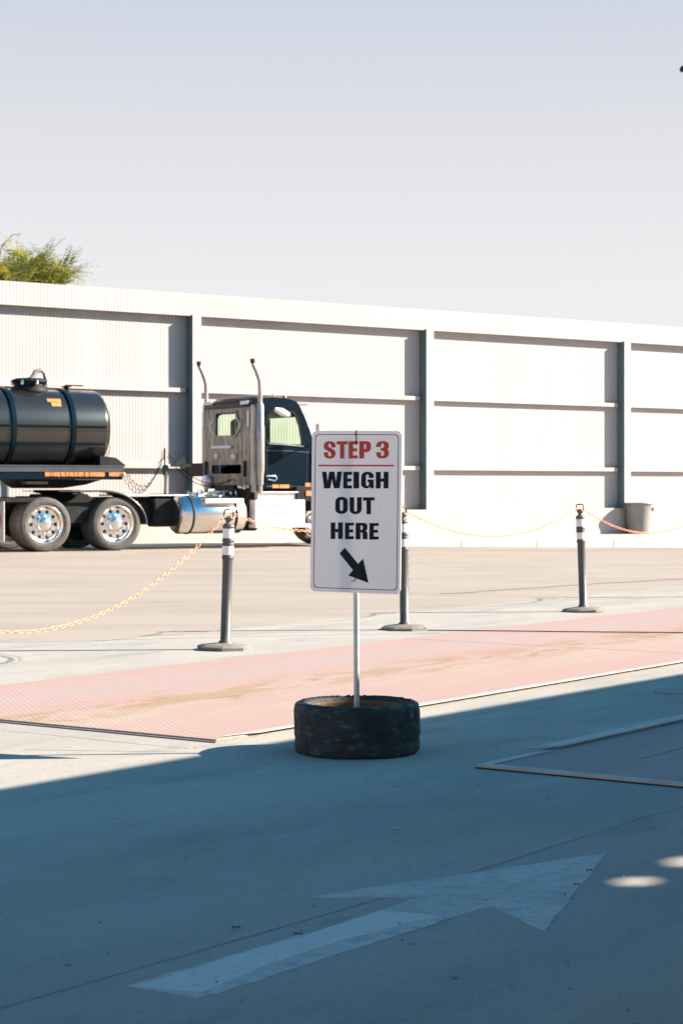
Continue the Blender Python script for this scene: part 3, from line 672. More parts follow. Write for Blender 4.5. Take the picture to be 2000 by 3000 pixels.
tr_s = tl(366,1380,1.2)[0]
for dv, sag_, m__ in ((0,.55,M['chassis']),(.15,.62,M['tie']),(-.12,.48,M['chassis'])):
    hose((pa[0],1.25+dv*.5,pt-.05), (tr_s,1.2+dv,1.55), sag_, .007, m__, coil=11)
for q in range(2):
    a_ = (pa[0]+.05, 1.2+q*.03, pt-.12-q*.06); hose(a_, (r0[0]-.02, 1.0+q*.14, 1.42), .30+q*.04, .008, M['chassis'])
rnd = random.Random(3)
hz = MB()
for q in range(9):
    x_, z_ = tl(700+q*6, 1428+rnd.uniform(-5,5), .35); hz.lathe([(0,.03),(.028,.02),(.03,-.02),(0,-.03)],c=(x_,.35+rnd.uniform(-.05,.05),z_),n=8)
hz.build('valve_cluster', M['white_pl'], truck)
cl = MB()
for q in range(10):
    x0_ = tl(560+q*18,1440,.55)[0]; z0_ = 1.10+rnd.uniform(0,.05)
    cl.lathe([(0,z0_+.06),(.03,z0_+.05),(.035,z0_-.05),(0,z0_-.05)],c=(x0_,.55+rnd.uniform(-.1,.2),0),n=8)
cl.tube([(tl(560,1440,.6)[0],.6,1.13),(tl(640,1440,.6)[0],.62,1.15),(tl(700,1440,.6)[0],.7,1.20)],.02,8)
cl.build('fittings', M['chrome'], truck)
MB().tube([(tl(715,1500,.5)[0],.45,.4),(tl(722,1480,.5)[0],.4,.85),(tl(735,1450,.5)[0],.4,1.15)],.06,10).box(tl(712,1500,.5)[0],tl(742,1500,.5)[0],.3,.8,.35,1.25,bev=.03).build('exhaust_pipe', M['chassis'], truck)

# ---- trailer
d1, dz = tl(366,1364,0.0); dzb = tl(200,1405,0)[1]
DS0 = -9.0
MB().box(DS0,d1,.0,2.5,dz-.03,dz+.0,bev=.004).build('deck', M['deck_blue'], trail)
rl = MB().box(DS0,d1-.01,.012,.07,dz-.13,dz-.031).box(DS0,d1-.01,2.43,2.488,dz-.13,dz-.031).build('side_rail', M['deck_blue'], trail)
MB().box(DS0,d1-.03,.03,.10,dzb,dz-.131,bev=.004).box(DS0,d1-.03,2.40,2.47,dzb,dz-.131).box(d1-.06,d1-.02,.1,2.4,dzb+.03,dz-.035).build('lower_rail', M['navy'], trail)
s_l = DS0+.3; cm = MB()
while s_l < d1-.3: cm.box(s_l,s_l+.08,.1,2.4,dzb+.03,dz-.032); s_l += .45
cm.build('cross_members', M['chassis'], trail)
# coupler and tapered gooseneck underneath
cpx = [tl(145,1405,.5)[0], tl(345,1405,.5)[0], tl(250,1440,.5)[0], tl(150,1440,.5)[0]]
gk2 = MB(); gk2.plate([(cpx[3]-.5,dzb),(d1-.25,dzb),(d1-.6,dzb-.10),(d1-1.1,dzb-.17),(cpx[3]-.25,dzb-.17),(cpx[3]-.4,dzb-.08)], [], .55, 1.95, lambda a_,b_,t: Vector((a_,t,b_)))
gk2.build('coupler', M['chassis'], trail)
MB().box(tl(80,1412,.2)[0],tl(142,1412,.2)[0],.2,.5,dzb-.09,dzb-.03,bev=.01).build('tool_tray', M['base_rub'], trail)
MB().box(-7.5,-1.3,.9,1.1,.95,dzb).box(-7.5,-1.3,1.4,1.6,.95,dzb).build('main_beam', M['chassis'], trail)
# orange lettering blocks on the lower rail: short irregular strokes, illegible at this distance
words = [(132,147),(149,154),(156,176),(178,191),(193,202),(204,216),(218,228),(230,246),(249,261),(263,307),(319,357)]
for (xa,xb) in words:
    lt = MB(); x_ = xa
    while x_ < xb-.5:
        w_ = min(rnd.uniform(2.6,4.2), xb-x_); a0 = tl(x_+.2,1396.5,.03); a1 = tl(x_+w_-.05,1381.5,.03)
        lt.box(a0[0],a1[0],.018,.029,a0[1]+rnd.uniform(0,.012),a1[1]-rnd.uniform(0,.012),bev=.003); x_ += w_
    lt.build('side_lettering', M['amber'], trail)
al = tl(366,1390,.0); MB().lathe([(0,-.03),(.035,-.02),(.045,.03)],'y',c=(al[0]-.02,.0,al[1]),n=12).build('marker_lamp', M['hose_y'], trail)
for s_ in (-7.6,-6.3):
    for v_,f_ in ((.135,-1),(2.365,1)): wheel_parts(trail, s_, v_, face=f_)
    MB().tube([(s_,.2,.53),(s_,2.3,.53)], .065, 12).build('axle', M['chassis'], trail)
# tank
tv = 1.25; tr_ = .785; tz = dz+.745
te = tl(313,1270,1.25)[0]-.05
tk = MB().lathe([(0,DS0-.3)]+[(tr_*math.sin(R(a_)),DS0-.25+.25*(1-math.cos(R(a_)))) for a_ in range(15,91,15)]+[(tr_*math.cos(R(a_)),te-.30+.26*math.sin(R(a_))) for a_ in range(0,90,10)]+[(0,te-.04)],'x',c=(0,tv,tz),n=72).build('tank', M['tank_paint'], trail)
rings = [tl(219,1270,.45)[0], tl(44,1270,.45)[0]]; gap = rings[0]-rings[1]
for q in range(5):
    s_ = rings[0]-gap*q; 
    MB().lathe([(tr_-.005,-.045),(tr_+.035,-.045),(tr_+.035,.045),(tr_-.005,.045)],'x',c=(s_,tv,tz),n=72,closed=True,smooth=False).build('tank_ring', M['navy'], tk)
for ang in (178,203):
    y_ = tv+(tr_+.012)*math.cos(R(ang)); z_ = tz-(tr_+.012)*math.sin(R(ang-180)) if ang>180 else tz+.03
    MB().tube([(DS0,y_,z_),(te-.32,y_,z_)],.022,8).build('tank_rail', M['navy'], tk)
# saddle at the front of the tank
MB().plate([(te-.45,dz),(te+.12,dz),(te-.1,dz+.16),(te-.45,dz+.20)],[],.45,2.05,lambda a_,b_,t: Vector((a_,t,b_))).build('saddle', M['chassis'], trail)
# manhole and gooseneck pipe
mh = tl(88,1140,1.25)[0]; mz = tz+tr_
mo = MB().lathe([(.36,mz-.06),(.36,mz+.05),(.31,mz+.06),(.31,mz+.12),(.38,mz+.13),(.38,mz+.17),(.28,mz+.21),(0,mz+.23)],c=(mh,tv,0),n=28).build('manhole', M['chassis'], tk)
for q in range(8):
    a_ = q*math.pi/4; MB().lathe([(0,.05),(.03,.04),(.035,-.05)],c=(mh+.37*math.cos(a_),tv+.37*math.sin(a_),mz+.13),n=8).build('clamp', M['chrome'], mo)
pz = tl(105,1083,1.25)[1]
MB().tube([(mh-.02,tv-.1,mz+.2),(mh-.02,tv-.1,pz-.16)],.06,12).tube([(mh+.0,tv-.1,pz-.18),(mh+.08,tv-.1,pz-.05),(mh+.20,tv-.1,pz-.01),(mh+.27,tv-.1,pz-.06),(mh+.31,tv-.1,pz-.2),(mh+.34,tv-.1,mz+.16)],.046,12).build('vent_pipe', M['stackm'], mo)
vx = tl(195,1146,1.25)[0]
MB().lathe([(.05,mz-.03),(.05,mz+.05),(.10,mz+.06),(.10,mz+.08),(0,mz+.09)],c=(vx,tv,0),n=16).box(vx-.02,vx+.36,tv-.04,tv+.04,mz+.085,mz+.11,bev=.006).build('relief_valve', M['chassis'], tk)
# orange patch of lettering on the tank side
for (xa,xb,ya,yb) in ((147,187,1168,1177),(156,184,1179,1190)):
    pm = MB(); n_ = 8
    a0 = tl(xa,ya,.55)[0]; a1 = tl(xb,ya,.55)[0]
    zz0 = tl(xa,yb,.62)[1]; zz1 = tl(xa,ya,.68)[1]
    x_ = a0
    while x_ < a1-.005:
        w_ = min(rnd.uniform(.03,.05), a1-x_); vs = []
        for z_ in (zz0, (zz0+zz1)/2, zz1):
            y_ = tv-math.sqrt(max(0,(tr_+.004)**2-(z_-tz)**2)); vs += [(x_,y_,z_),(x_+w_-.004,y_,z_)]
        pm.add(vs,[(0,1,3,2),(2,3,5,4)]); x_ += w_
    pm.build('tank_lettering', M['amber'], tk)
# cord hanging at the tank front
hose((te-.02,.9,2.1),(d1-.2,.9,dz+.02),.12,.008,M['tie'],coil=3,parent=trail,name='cord')

# ------------------------------------------------------------------ delineator posts and chains
def make_post():
    o = empty('delineator_post')
    pb = MB(); pb.box(-.205,.205,-.205,.205,0,.04,bev=.0)
    pb.v = []; pb.f = []; pb.m = []; pb.sm = []
    o8 = lambda r_, z_: [(r_*math.cos(R(22.5+45*k)), r_*math.sin(R(22.5+45*k)), z_) for k in range(8)]
    vs = o8(.215,0)+o8(.218,.022)+o8(.185,.035)+o8(.06,.05); fs = [tuple(range(7,-1,-1)), tuple(range(24,32))]
    for l in range(3):
        for i in range(8): fs.append((l*8+i,l*8+(i+1)%8,l*8+8+(i+1)%8,l*8+8+i))
    pb.add(vs, fs); pb.build('rubber_base', M['base_rub'], o)
    MB().lathe([(.056,.05),(.050,.062),(.040,.07),(.039,.68),(.043,.692),(.046,.70),(.046,.712),(.042,.718),(.0425,.722),(.0425,.792),(.047,.80),(.047,.812),(.042,.82),(.047,.83),(.047,.842),(.0425,.85),(.0425,.93),(.046,.935),(.046,.955),(.030,.965),(.022,.972),(.022,.99),(.034,.998),(.036,1.015),(.024,1.028),(0,1.03)], n=28).build('tube', M['post'], o)
    for a_, b_ in ((.727,.795),(.855,.928)):
        MB().lathe([(.0440,a_),(.0440,b_)], n=28).build('reflective_band', M['white_pl'], o)
    MB().tube([(-.030,0,1.01),(-.036,0,1.03),(-.037,0,1.062),(-.030,0,1.074),(0,0,1.077),(.030,0,1.074),(.037,0,1.062),(.036,0,1.03),(.030,0,1.01)], .0065, 8).build('loop_handle', M['tie'], o)
    return o
posts = {'Z':Vector((-3.4,11.9,.005)), 'A':gp(660,1904), 'B':gp(1185,1846), 'C':gp(1708,1793), 'D':Vector((4.25,22.4,.005))}
lab = {'A':'scuffed black delineator post with two white bands, leftmost, left of the sign',
       'B':'black delineator post half hidden behind the right edge of the sign',
       'C':'black delineator post with white bands standing right, left of the waste bin',
       'Z':'black delineator post holding the far end of the left chain', 'D':'black delineator post at the far right end of the chain line'}
pr_ = make_post(); first = True; lean = {'A':(.0,.028),'B':(.0,-.02),'C':(.0,-.035),'Z':(0,0),'D':(0,.01)}
for kx, p in posts.items():
    o = pr_ if first else copy_tree(pr_); first = False
    o.location = (p.x,p.y,.005); o.rotation_euler = (lean[kx][0],lean[kx][1],R({'A':20,'B':38,'C':5,'Z':12,'D':30}[kx]))
    tag(o, lab[kx], 'delineator post', 'delineator posts joined by orange chain')
# white tags along the edge of the post behind the sign
oB = [o for o in bpy.data.objects if o.get('label') == lab['B']][0]
for z_ in (.63,.565,.50,.435,.37):
    a_ = R(-38+8)
    MB().box(-.004,.004,-.012,.012,z_-.02,z_+.02,T=lambda x,y,z: Vector(((.0415+x)*math.cos(a_)-y*math.sin(a_),(.0415+x)*math.sin(a_)+y*math.cos(a_),z))).build('reflective_tag', M['white_pl'], oB)

def chain(p, q, sag, label, name='chain'):
    p, q = Vector(p), Vector(q); L_ = (q-p).length
    n0 = 200; P = []
    for i in range(n0+1):
        u = i/n0; c = p.lerp(q,u); c.z -= sag*4*u*(1-u); P.append(c)
    ln = [0]
    for i in range(n0): ln.append(ln[-1]+(P[i+1]-P[i]).length)
    pitch = .040; N_ = int(ln[-1]/pitch); mb = MB()
    def at(s):
        for i in range(n0):
            if ln[i+1] >= s: return P[i].lerp(P[i+1],(s-ln[i])/max(1e-6,ln[i+1]-ln[i]))
        return P[-1]
    for k in range(N_):
        c = at((k+.5)*pitch); d = (at(min(ln[-1],(k+1)*pitch))-at(k*pitch)).normalized()
        up = Vector((0,0,1)); sd = d.cross(up).normalized(); up = sd.cross(d)
        a_ = R(45+90*(k%2)) + random.uniform(-.25,.25); w = sd*math.cos(a_)+up*math.sin(a_); nn = d.cross(w)
        hl, hw, rr = .0265, .0115, .0025; ring = []; m = 10
        for i in range(m):
            t = 2*math.pi*i/m; ring.append((c + d*hl*math.cos(t)*(1.0) + w*hw*math.sin(t), d*math.cos(t)+w*math.sin(t)))
        vs = []; fs = []
        for cc, rad in ring:
            rad = rad.normalized()
            for jx in range(4): b_ = math.pi/2*jx+.785; vs.append(cc+rad*rr*math.cos(b_)+nn*rr*math.sin(b_))
        for i in range(m):
            i2 = (i+1)%m
            for jx in range(4): fs.append((i*4+jx,i*4+(jx+1)%4,i2*4+(jx+1)%4,i2*4+jx))
        mb.add(vs, fs, 0, True)
    mid = at(ln[-1]/2)
    o = mb.build(name, M['orange'], base=mid); tag(o, label, 'chain', 'orange plastic chains between the delineator posts'); return o
def top(k, dz=1.055): p = posts[k]; return Vector((p.x + math.sin(lean[k][1])*1.05, p.y, dz+.005))
chain(top('Z'), top('A'), .80, 'orange plastic chain sagging low left of the leftmost post')
chain(top('A'), top('B'), .17, 'orange plastic chain running behind the sign in front of the truck')
chain(top('B'), top('C'), .27, 'orange plastic chain sagging between the sign and the right post')
chain(top('C'), top('D'), .30, 'orange plastic chain crossing in front of the grey waste bin')

# ------------------------------------------------------------------ sign in its tyre
SB = Vector(((1045-1000)/F*9.28, 9.28, 0.0045))
sg = empty('sign', SB); tag(sg, 'white STEP 3 WEIGH OUT HERE sign on a pole set in an old tyre', 'sign')
def jit(r, h, a_, j_):
    q = .0016*math.sin(a_*5+h*20)+.0012*math.sin(a_*19+1.3)+.0008*math.sin(a_*41+h*90)
    if .285 < r and .03 < h < .215:
        sl = math.sin(26*a_ + h*38); q += -.006*max(0,sl-.35)*(1 if h>.13 else .35)
        q += -.010*max(0,math.cos((a_-R(258))*9)-.93)*14*(1 if h<.06 else 0)
    return (r+q*(.9 if r>.25 else .3), h+.0025*math.sin(a_*5+r*10))
RO = .296; HT = .236
prf = [(RO-.012,.0),(RO-.003,.012),(RO,.03),(RO,.05),(RO-.003,.07)]+[(RO+.001,.07+.014*i) for i in range(1,10)]+[(RO-.001,HT-.03),(RO-.004,HT-.012),(RO-.012,HT-.002),(RO-.024,HT),(RO-.03,HT-.006),(RO-.038,HT-.004),(RO-.052,HT-.010),(.243,HT-.016),(.236,HT-.03),(.236,.02)]
ty = MB().lathe(prf, n=200, jit=jit)
for k in range(64):                                    # row of moulded lugs along the top shoulder
    a_ = 2*math.pi*(k+.5)/64
    if k % 13 in (5,): continue
    r_ = .262; cx_, cy_ = r_*math.cos(a_), r_*math.sin(a_); ca, sa = math.cos(a_), math.sin(a_)
    hh = .004+random.uniform(0,.003)
    ty.box(-.009,.012,-.0075,.0075,HT-.012,HT-.004+hh,T=lambda x,y,z: Vector((cx_+x*ca-y*sa, cy_+x*sa+y*ca, z)))
tb = ty.build('tyre_base', M['worn_tyre'], sg)
MB().lathe([(.235,HT-.022),(.232,HT-.020),(.229,HT-.03),(.229,.03)], n=80).build('wheel_ring', M['rust'], tb)
MB().lathe([(0,.095),(.12,.09),(.2,.075),(.2292,.08)], n=48, jit=lambda r,h,a_,j_: (r,h+.008*math.sin(a_*5+r*30))).build('dirt_fill', M['dirt'], tb)
PT = Vector((-.006, 0, 1.49))
MB().tube([(0,0,.06),(-.002,0,.5),(-.004,0,1.0),PT], .0135, 16).build('pole', M['galv'], sg)
YAW = R(-22); ROLL = R(.75)                               # right edge nearer to the camera
Wd, Hh = .455, .762
cx_, cy_ = -.006, -.022
def sp(u, v, t):                                        # u 0..1 left-right, v 0..1 down from top, t out of the face
    x = (u-.5+.006)*Wd; z = (.5-v)*Hh
    x, z = x*math.cos(ROLL)+z*math.sin(ROLL), -x*math.sin(ROLL)+z*math.cos(ROLL)
    return Vector((x, -t, z))
ss = empty('panel_frame'); bpy.data.objects.remove(ss)
zc = CH + (HY-1502.0)/F*9.25 
def part(mb, name, m__, parent=None):
    o = mb.build(name, m__, parent if parent is not None else None)
    return o
pmb = MB(); out_ = [(x/Wd, z/Hh) for x,z in rrect(0,Wd,0,Hh,.026,8)]
pmb.plate(out_, [], 0, .005, lambda a_,b_,t: sp(a_,b_,t))
panel_ = pmb.build('sign_panel', M['board'], sg, loc=(cx_,cy_,zc)); panel_.rotation_euler = (0,0,YAW)
bi = .0185; bo = .0165-.0
def inset(d): return [(x/Wd, z/Hh) for x,z in rrect(d,Wd-d,d,Hh-d,.020,8)]
bm2 = MB(); bm2.plate(inset(.0165), [inset(.0195)], .0062, None, lambda a_,b_,t: sp(a_,b_,t))
bm2.build('border_line', M['black_ink'], panel_)
def z2uv(x, y):                                         # from my enlarged crop of the sign
    fy = (y-145)/(2200-145); xl = 150-20*fy; xr = 1292-15*fy; u = (x-xl)/(xr-xl)
    yt = 138+12*u; yb = 2170+68*u; return u, (y-yt)/(yb-yt)
G = {}
G['E'] = ([(0,0),(1,0),(1,.18),(.47,.18),(.47,.41),(.93,.41),(.93,.59),(.47,.59),(.47,.82),(1,.82),(1,1),(0,1)], [])
G['T'] = ([(.31,0),(.69,0),(.69,.81),(1,.81),(1,1),(0,1),(0,.81),(.31,.81)], [])
G['I'] = ([(0,0),(1,0),(1,1),(0,1)], [])
G['H'] = ([(0,0),(.38,0),(.38,.41),(.62,.41),(.62,0),(1,0),(1,1),(.62,1),(.62,.6),(.38,.6),(.38,1),(0,1)], [])
G['W'] = ([(0,1),(.225,1),(.285,.40),(.36,1),(.62,1),(.70,.40),(.765,1),(1,1),(.88,0),(.60,0),(.50,.55),(.41,0),(.11,0)], [])
G['O'] = (rrect(0,1,0,1,.46,8,ry=.27), [rrect(.37,.63,.17,.83,.12,6,ry=.08)])
G['U'] = ([(1,1),(.62,1),(.62,.26)]+arc(.5,.24,.12,.09,0,-180,8)+[(.38,1),(0,1),(0,.28)]+arc(.46,.28,.46,.28,180,270,8)+arc(.54,.28,.46,.28,270,360,8), [])
G['G'] = ([(.62,.63),(1,.63),(1,.72)]+arc(.54,.73,.46,.27,0,90,8)+arc(.46,.73,.46,.27,90,180,8)+arc(.44,.27,.44,.27,180,270,8)+[(.60,.02),(.74,.10),(.78,.0),(1,.0),(1,.53),(.52,.53),(.52,.37),(.63,.37),(.63,.24)]+arc(.505,.25,.125,.10,0,-180,8)+arc(.50,.76,.12,.08,180,0,8), [])
G['S'] = ([(1,.64),(1,.74)]+arc(.55,.74,.45,.26,0,90,8)+arc(.45,.74,.45,.26,90,180,8)+[(.0,.64),(.05,.57),(.16,.51),(.55,.36),(.62,.30),(.63,.22)]+arc(.50,.21,.13,.08,0,-180,6)+[(.37,.37),(0,.37),(0,.27)]+arc(.45,.26,.45,.26,180,270,8)+arc(.55,.26,.45,.26,270,360,8)+[(1,.37),(.95,.45),(.84,.51),(.46,.66),(.38,.72),(.37,.79)]+arc(.50,.79,.12,.075,180,0,6)+[(.62,.64)], [])
G['P'] = ([(0,0),(.42,0),(.42,.37),(.60,.37)]+arc(.60,.57,.40,.20,-90,0,6)+arc(.60,.80,.40,.20,0,90,6)+[(0,1)], [[(.42,.54),(.54,.54),(.60,.59),(.60,.78),(.54,.84),(.42,.84)]])
G['R'] = ([(0,0),(.41,0),(.41,.42),(.50,.42),(.58,.37),(.60,.28),(.60,0),(1,0),(1,.34),(.95,.45),(.84,.50),(.96,.58)]+arc(.62,.78,.38,.22,-15,90,7)+[(0,1)], [[(.41,.57),(.53,.57),(.60,.62),(.60,.77),(.54,.83),(.41,.83)]])
G['3'] = ([(0,.66),(0,.74)]+[(.45-.45*math.cos(R(a_)),.74+.26*math.sin(R(a_))) for a_ in range(15,91,15)]+arc(.58,.78,.42,.22,90,0,6)+[(1,.64),(.96,.57),(.86,.52),(.96,.46),(1,.38),(1,.26)]+arc(.55,.26,.45,.26,0,-90,8)+arc(.45,.26,.45,.26,-90,-180,8)+[(0,.36),(.38,.36),(.38,.21)]+arc(.50,.21,.12,.075,180,360,6)+[(.62,.38),(.55,.44),(.36,.45),(.36,.60),(.55,.61),(.62,.67),(.62,.79)]+arc(.50,.79,.12,.075,0,180,6)+[(.38,.66)], [])
def word(text, boxes, y0, y1, m__, name):
    mb = MB()
    for ch, (xa, xb, dy) in zip(text, boxes):
        o_, h_ = G[ch]
        def fn(a_, b_, t):
            u, v = z2uv(xa+(xb-xa)*a_, y0+dy+(y1-y0)*(1-b_)); return sp(u, v, .0065)
        mb.plate(o_, h_, 0, None, fn)
    mb.build(name, m__, panel_)
word('STEP3', [(303,452,-2),(467,605,0),(620,735,1),(755,900,2),(968,1125,3)], 276, 496, M['red_ink'], 'step_lettering')
word('WEIGH', [(279,536,0),(553,664,4),(682,753,5),(780,938,7),(965,1123,10)], 661, 872, M['black_ink'], 'weigh_lettering')
word('OUT', [(452,609,-4),(634,787,2),(803,950,6)], 987, 1202, M['black_ink'], 'out_lettering')
word('HERE', [(393,547,-4),(577,690,2),(712,862,6),(887,1003,12)], 1310, 1520, M['black_ink'], 'here_lettering')
mb = MB(); mb.plate([(233,571),(1192,583),(1192,602),(233,591)], [], 0, None, lambda a_,b_,t: sp(*z2uv(a_,b_),.0065)); mb.build('underline', M['red_ink'], panel_)
mb = MB(); mb.plate([(575,1630),(745,1838),(808,1772),(877,2083),(622,1983),(680,1916),(508,1702)], [], 0, None, lambda a_,b_,t: sp(*z2uv(a_,b_),.0065)); mb.build('arrow', M['black_ink'], panel_)
# cable ties
def q3(x, y, t=.010): return sp(*z2uv(x,y),t)
tie = MB().tube([q3(722,130,-.004), q3(718,142,.008), q3(708,190,.011), q3(722,240,.012), q3(713,300,.009)], .0022, 6)
tie.tube([q3(690,198,.010), q3(735,186,.010)], .0016, 6).tube([q3(706,290,.008),q3(720,312,.008)], .005, 8); tie.build('cable_tie', M['tie'], panel_)
tie = MB().tube([q3(712,2020,.004), q3(704,2050,.012), q3(690,2062,.006)], .0026, 6).tube([q3(668,2068,.010), q3(672,2045,.009)], .0015, 6); tie.build('cable_tie', M['tie'], panel_)
MB().lathe([(0,.0085),(.006,.0085),(.0075,.0065)],'y',c=q3(690,2042,0)*1.0,n=12).build('eyelet', M['green'], panel_)

# ------------------------------------------------------------------ small litter in the shade
def leaf(px, py, sz, m__, label, cat='leaf', asp=.4, rz=0):
    p = gp(px,py,.009); mb = MB(); n = 10; vs = [(0,0,.006)]; 
    for i in range(n):
        a_ = 2*math.pi*i/n; r_ = sz*(1+.25*math.sin(3*a_+sz*90)); vs.append((r_*math.cos(a_), r_*asp*math.sin(a_), .001+.006*abs(math.sin(2*a_))))
    mb.add(vs, [(0,1+i,1+(i+1)%n) for i in range(n)])
    tag(mb.build('dry_leaf' if cat=='leaf' else 'straw', m__, loc=p, rot=rz), label, cat)
leaf(690,2721,.013,M['leafdry'],'dark curled leaf on shaded concrete left above the painted arrow shaft',asp=.9)
leaf(872,2740,.013,M['leafdry'],'flat dark leaf beside the upper edge of the painted arrow shaft',asp=.5)
leaf(1725,2553,.011,M['leafdry'],'dark fleck near the tip of the painted arrow',asp=.5)
leaf(1688,2594,.011,M['leafdry'],'dark fleck on the right edge of the painted arrow head',asp=.5)
leaf(1162,2429,.022,M['straw'],'pale straw fleck on shaded concrete between tyre and arrow','straw',asp=.35,rz=-.05)
leaf(1490,1942,.03,M['leafdry'],'dark crumb lying on the sunny pink deck',asp=.3)

gr = MB(); rg_ = random.Random(21)
for k in range(520):
    y_ = 4.2+rg_.random()**1.3*9; x_ = rg_.uniform(-.26,.26)*y_; sz_ = rg_.choice((.0015,.002,.0025,.003,.0045)); n_ = 5; a0_ = rg_.uniform(0,6)
    vs = [(x_+sz_*rg_.uniform(.6,1.3)*math.cos(a0_+i*1.257), y_+sz_*rg_.uniform(.6,1.3)*math.sin(a0_+i*1.257), .0066) for i in range(n_)]+[(x_,y_,.0066+sz_*.8)]
    gr.add(vs, [(i,(i+1)%n_,n_) for i in range(n_)], rg_.choice((0,0,0,1)))
tag(gr.build('grit', [M['leafdry'], M['straw']]), kind='stuff')
# soft edged oil drips and pits in the slab
stn = MB(); rs_ = random.Random(8)
for (px,py,w_) in ((1545,2665,.018),(1420,2642,.02),(1325,2870,.03),(1655,2822,.022),(1750,2752,.012),(1205,2770,.02),(585,2433,.012),(455,2488,.012),(200,2832,.02),(1495,2895,.012),(1930,2484,.012),(710,2939,.018),(1470,2590,.008),(1815,2480,.014),(300,2700,.012),(130,2716,.01)):
    p = gp(px,py); n_ = 11; stn.add([(p.x+w_*.55*rs_.uniform(.6,1.2)*math.cos(i*.571), p.y+w_*.45*rs_.uniform(.6,1.2)*math.sin(i*.571), .0067) for i in range(n_)], [tuple(range(n_))])
tag(stn.build('pavement_stains', M['stain']), kind='structure')

# ------------------------------------------------------------------ trees beyond the wall
def limb(mb, p, d, L_, r_, depth, tips, rn, spread=.55):
    pts = [Vector(p)]; rs = [r_]; q = Vector(p); d = Vector(d).normalized()
    for i in range(5):
        d = (d+Vector((rn.uniform(-.16,.16),rn.uniform(-.16,.16),rn.uniform(-.04,.12)))).normalized(); q = q+d*L_/5; pts.append(q.copy()); rs.append(r_*(1-.11*(i+1)))
    mb.tube(pts, rs, 7 if depth>1 else 5)
    if depth <= 1: tips.append((q.copy(), d.copy()))
    if depth <= 2: tips.append((pts[3].copy(), d.copy()))
    if depth > 0:
        for k in range(3):
            a_ = rn.uniform(0,6.28); nd = (d+Vector((math.cos(a_),math.sin(a_),rn.uniform(-.1,.4)))*spread).normalized()
            limb(mb, pts[-1 if k<2 else 3], nd, L_*rn.uniform(.62,.78), rs[-1]*.72, depth-1, tips, rn, spread)
rn = random.Random(11)
tp_ = Vector((-9.0,52.0,.65)); tr1 = empty('leafy_tree', tp_); tag(tr1, 'yellow green tree with feathery leaves showing above the wall at left', 'tree')
tk1 = MB(); tips = []
tk1.tube([(0,0,-.8),(.08,0,1.4),(.0,.05,2.9),(.1,0,4.2)], [.17,.14,.12,.10], 10)
for k in range(7):
    a_ = k*.9+.3; limb(tk1, (.1,0,4.0), (math.cos(a_)*.75,math.sin(a_)*.75,.75), 1.15, .075, 3, tips, rn)
tk1.build('trunk', M['bark'], tr1)
cr = [MB(), MB()]
def frond(mb, p, d, L_, rn):
    d = Vector(d).normalized(); side = d.cross(Vector((0,0,1)))
    if side.length < .1: side = Vector((1,0,0))
    side.normalize(); n = 9; q = Vector(p); mi = 0
    for i in range(n):
        u = i/n; d = (d+Vector((0,0,-.085))).normalized(); q = q+d*L_/n
        nm = side.cross(d)
        for s_ in (-1,1):
            ll = L_*.26*(1-.6*u)*rn.uniform(.8,1.15); dr = (side*s_+d*.55+nm*rn.uniform(-.35,.2)).normalized(); w = d*ll*.17
            a_ = q; mb.add([a_-w*.4, a_+dr*ll*.5-w, a_+dr*ll, a_+dr*ll*.5+w], [(0,1,2,3)])
    mb.add([p, p+side*.008, q], [(0,1,2)])
for (p, d) in tips:
    if rn.random() < .22: continue
    for k in range(rn.randint(2,5)):
        dd_ = (d*.5+Vector((rn.uniform(-1,1),rn.uniform(-1,1),rn.uniform(-.35,.9)))).normalized()
        frond(cr[0 if rn.random()<.55 else 1], p, dd_, rn.uniform(.45,.85), rn)
cc = MB(); cc.v = cr[0].v; cc.f = cr[0].f; cc.m = cr[0].m; cc.sm = cr[0].sm
cc.add(cr[1].v, cr[1].f, 1)
cc.build('crown', [M['leafl'], M['leafd']], tr1)
tp2 = Vector((-10.35,56.5,0)); tr2 = empty('wispy_tree', tp2); tag(tr2, 'grey wispy tree with thin drooping tips at the left edge above the wall', 'tree')
tk2 = MB(); tips2 = []; rn2 = random.Random(5)
tk2.tube([(0,0,0),(.1,0,2.5),(.2,0,4.6)], [.12,.09,.07], 8)
for k in range(4):
    a_ = k*1.5+.5; limb(tk2, (.2,0,4.3), (math.cos(a_)*.4,math.sin(a_)*.4,1), 1.25, .04, 3, tips2, rn2, .35)
tk2.tube([(.2,0,4.6),(.35,0,6.4),(.45,0,7.6),(.62,0,8.2),(.9,0,8.5),(1.15,0,8.55)], [.05,.035,.025,.02,.012,.004], 6)
tk2.build('trunk', M['twig'], tr2)
cw = MB(); cpts = [Vector((.35+.1*u,0,6.4+1.2*u)) for u in [i/10 for i in range(10)]]+[Vector((.45+.6*u*u+.1*u,0,7.6+.95*u)) for u in [i/10 for i in range(10)]]
for p in cpts: 
    for k in range(3): frond(cw, p, (rn2.uniform(-1,1),rn2.uniform(-1,1),rn2.uniform(-.2,.8)), rn2.uniform(.15,.32), rn2)
for (p, d) in tips2:
    for k in range(2): frond(cw, p, (rn2.uniform(-1,1),rn2.uniform(-1,1),rn2.uniform(-.1,1)), rn2.uniform(.25,.45), rn2)
M['wisp'] = mat('grey_wisps', (.26,.27,.24), (.19,.20,.17), 3, .8)
cw.build('crown', M['wisp'], tr2)

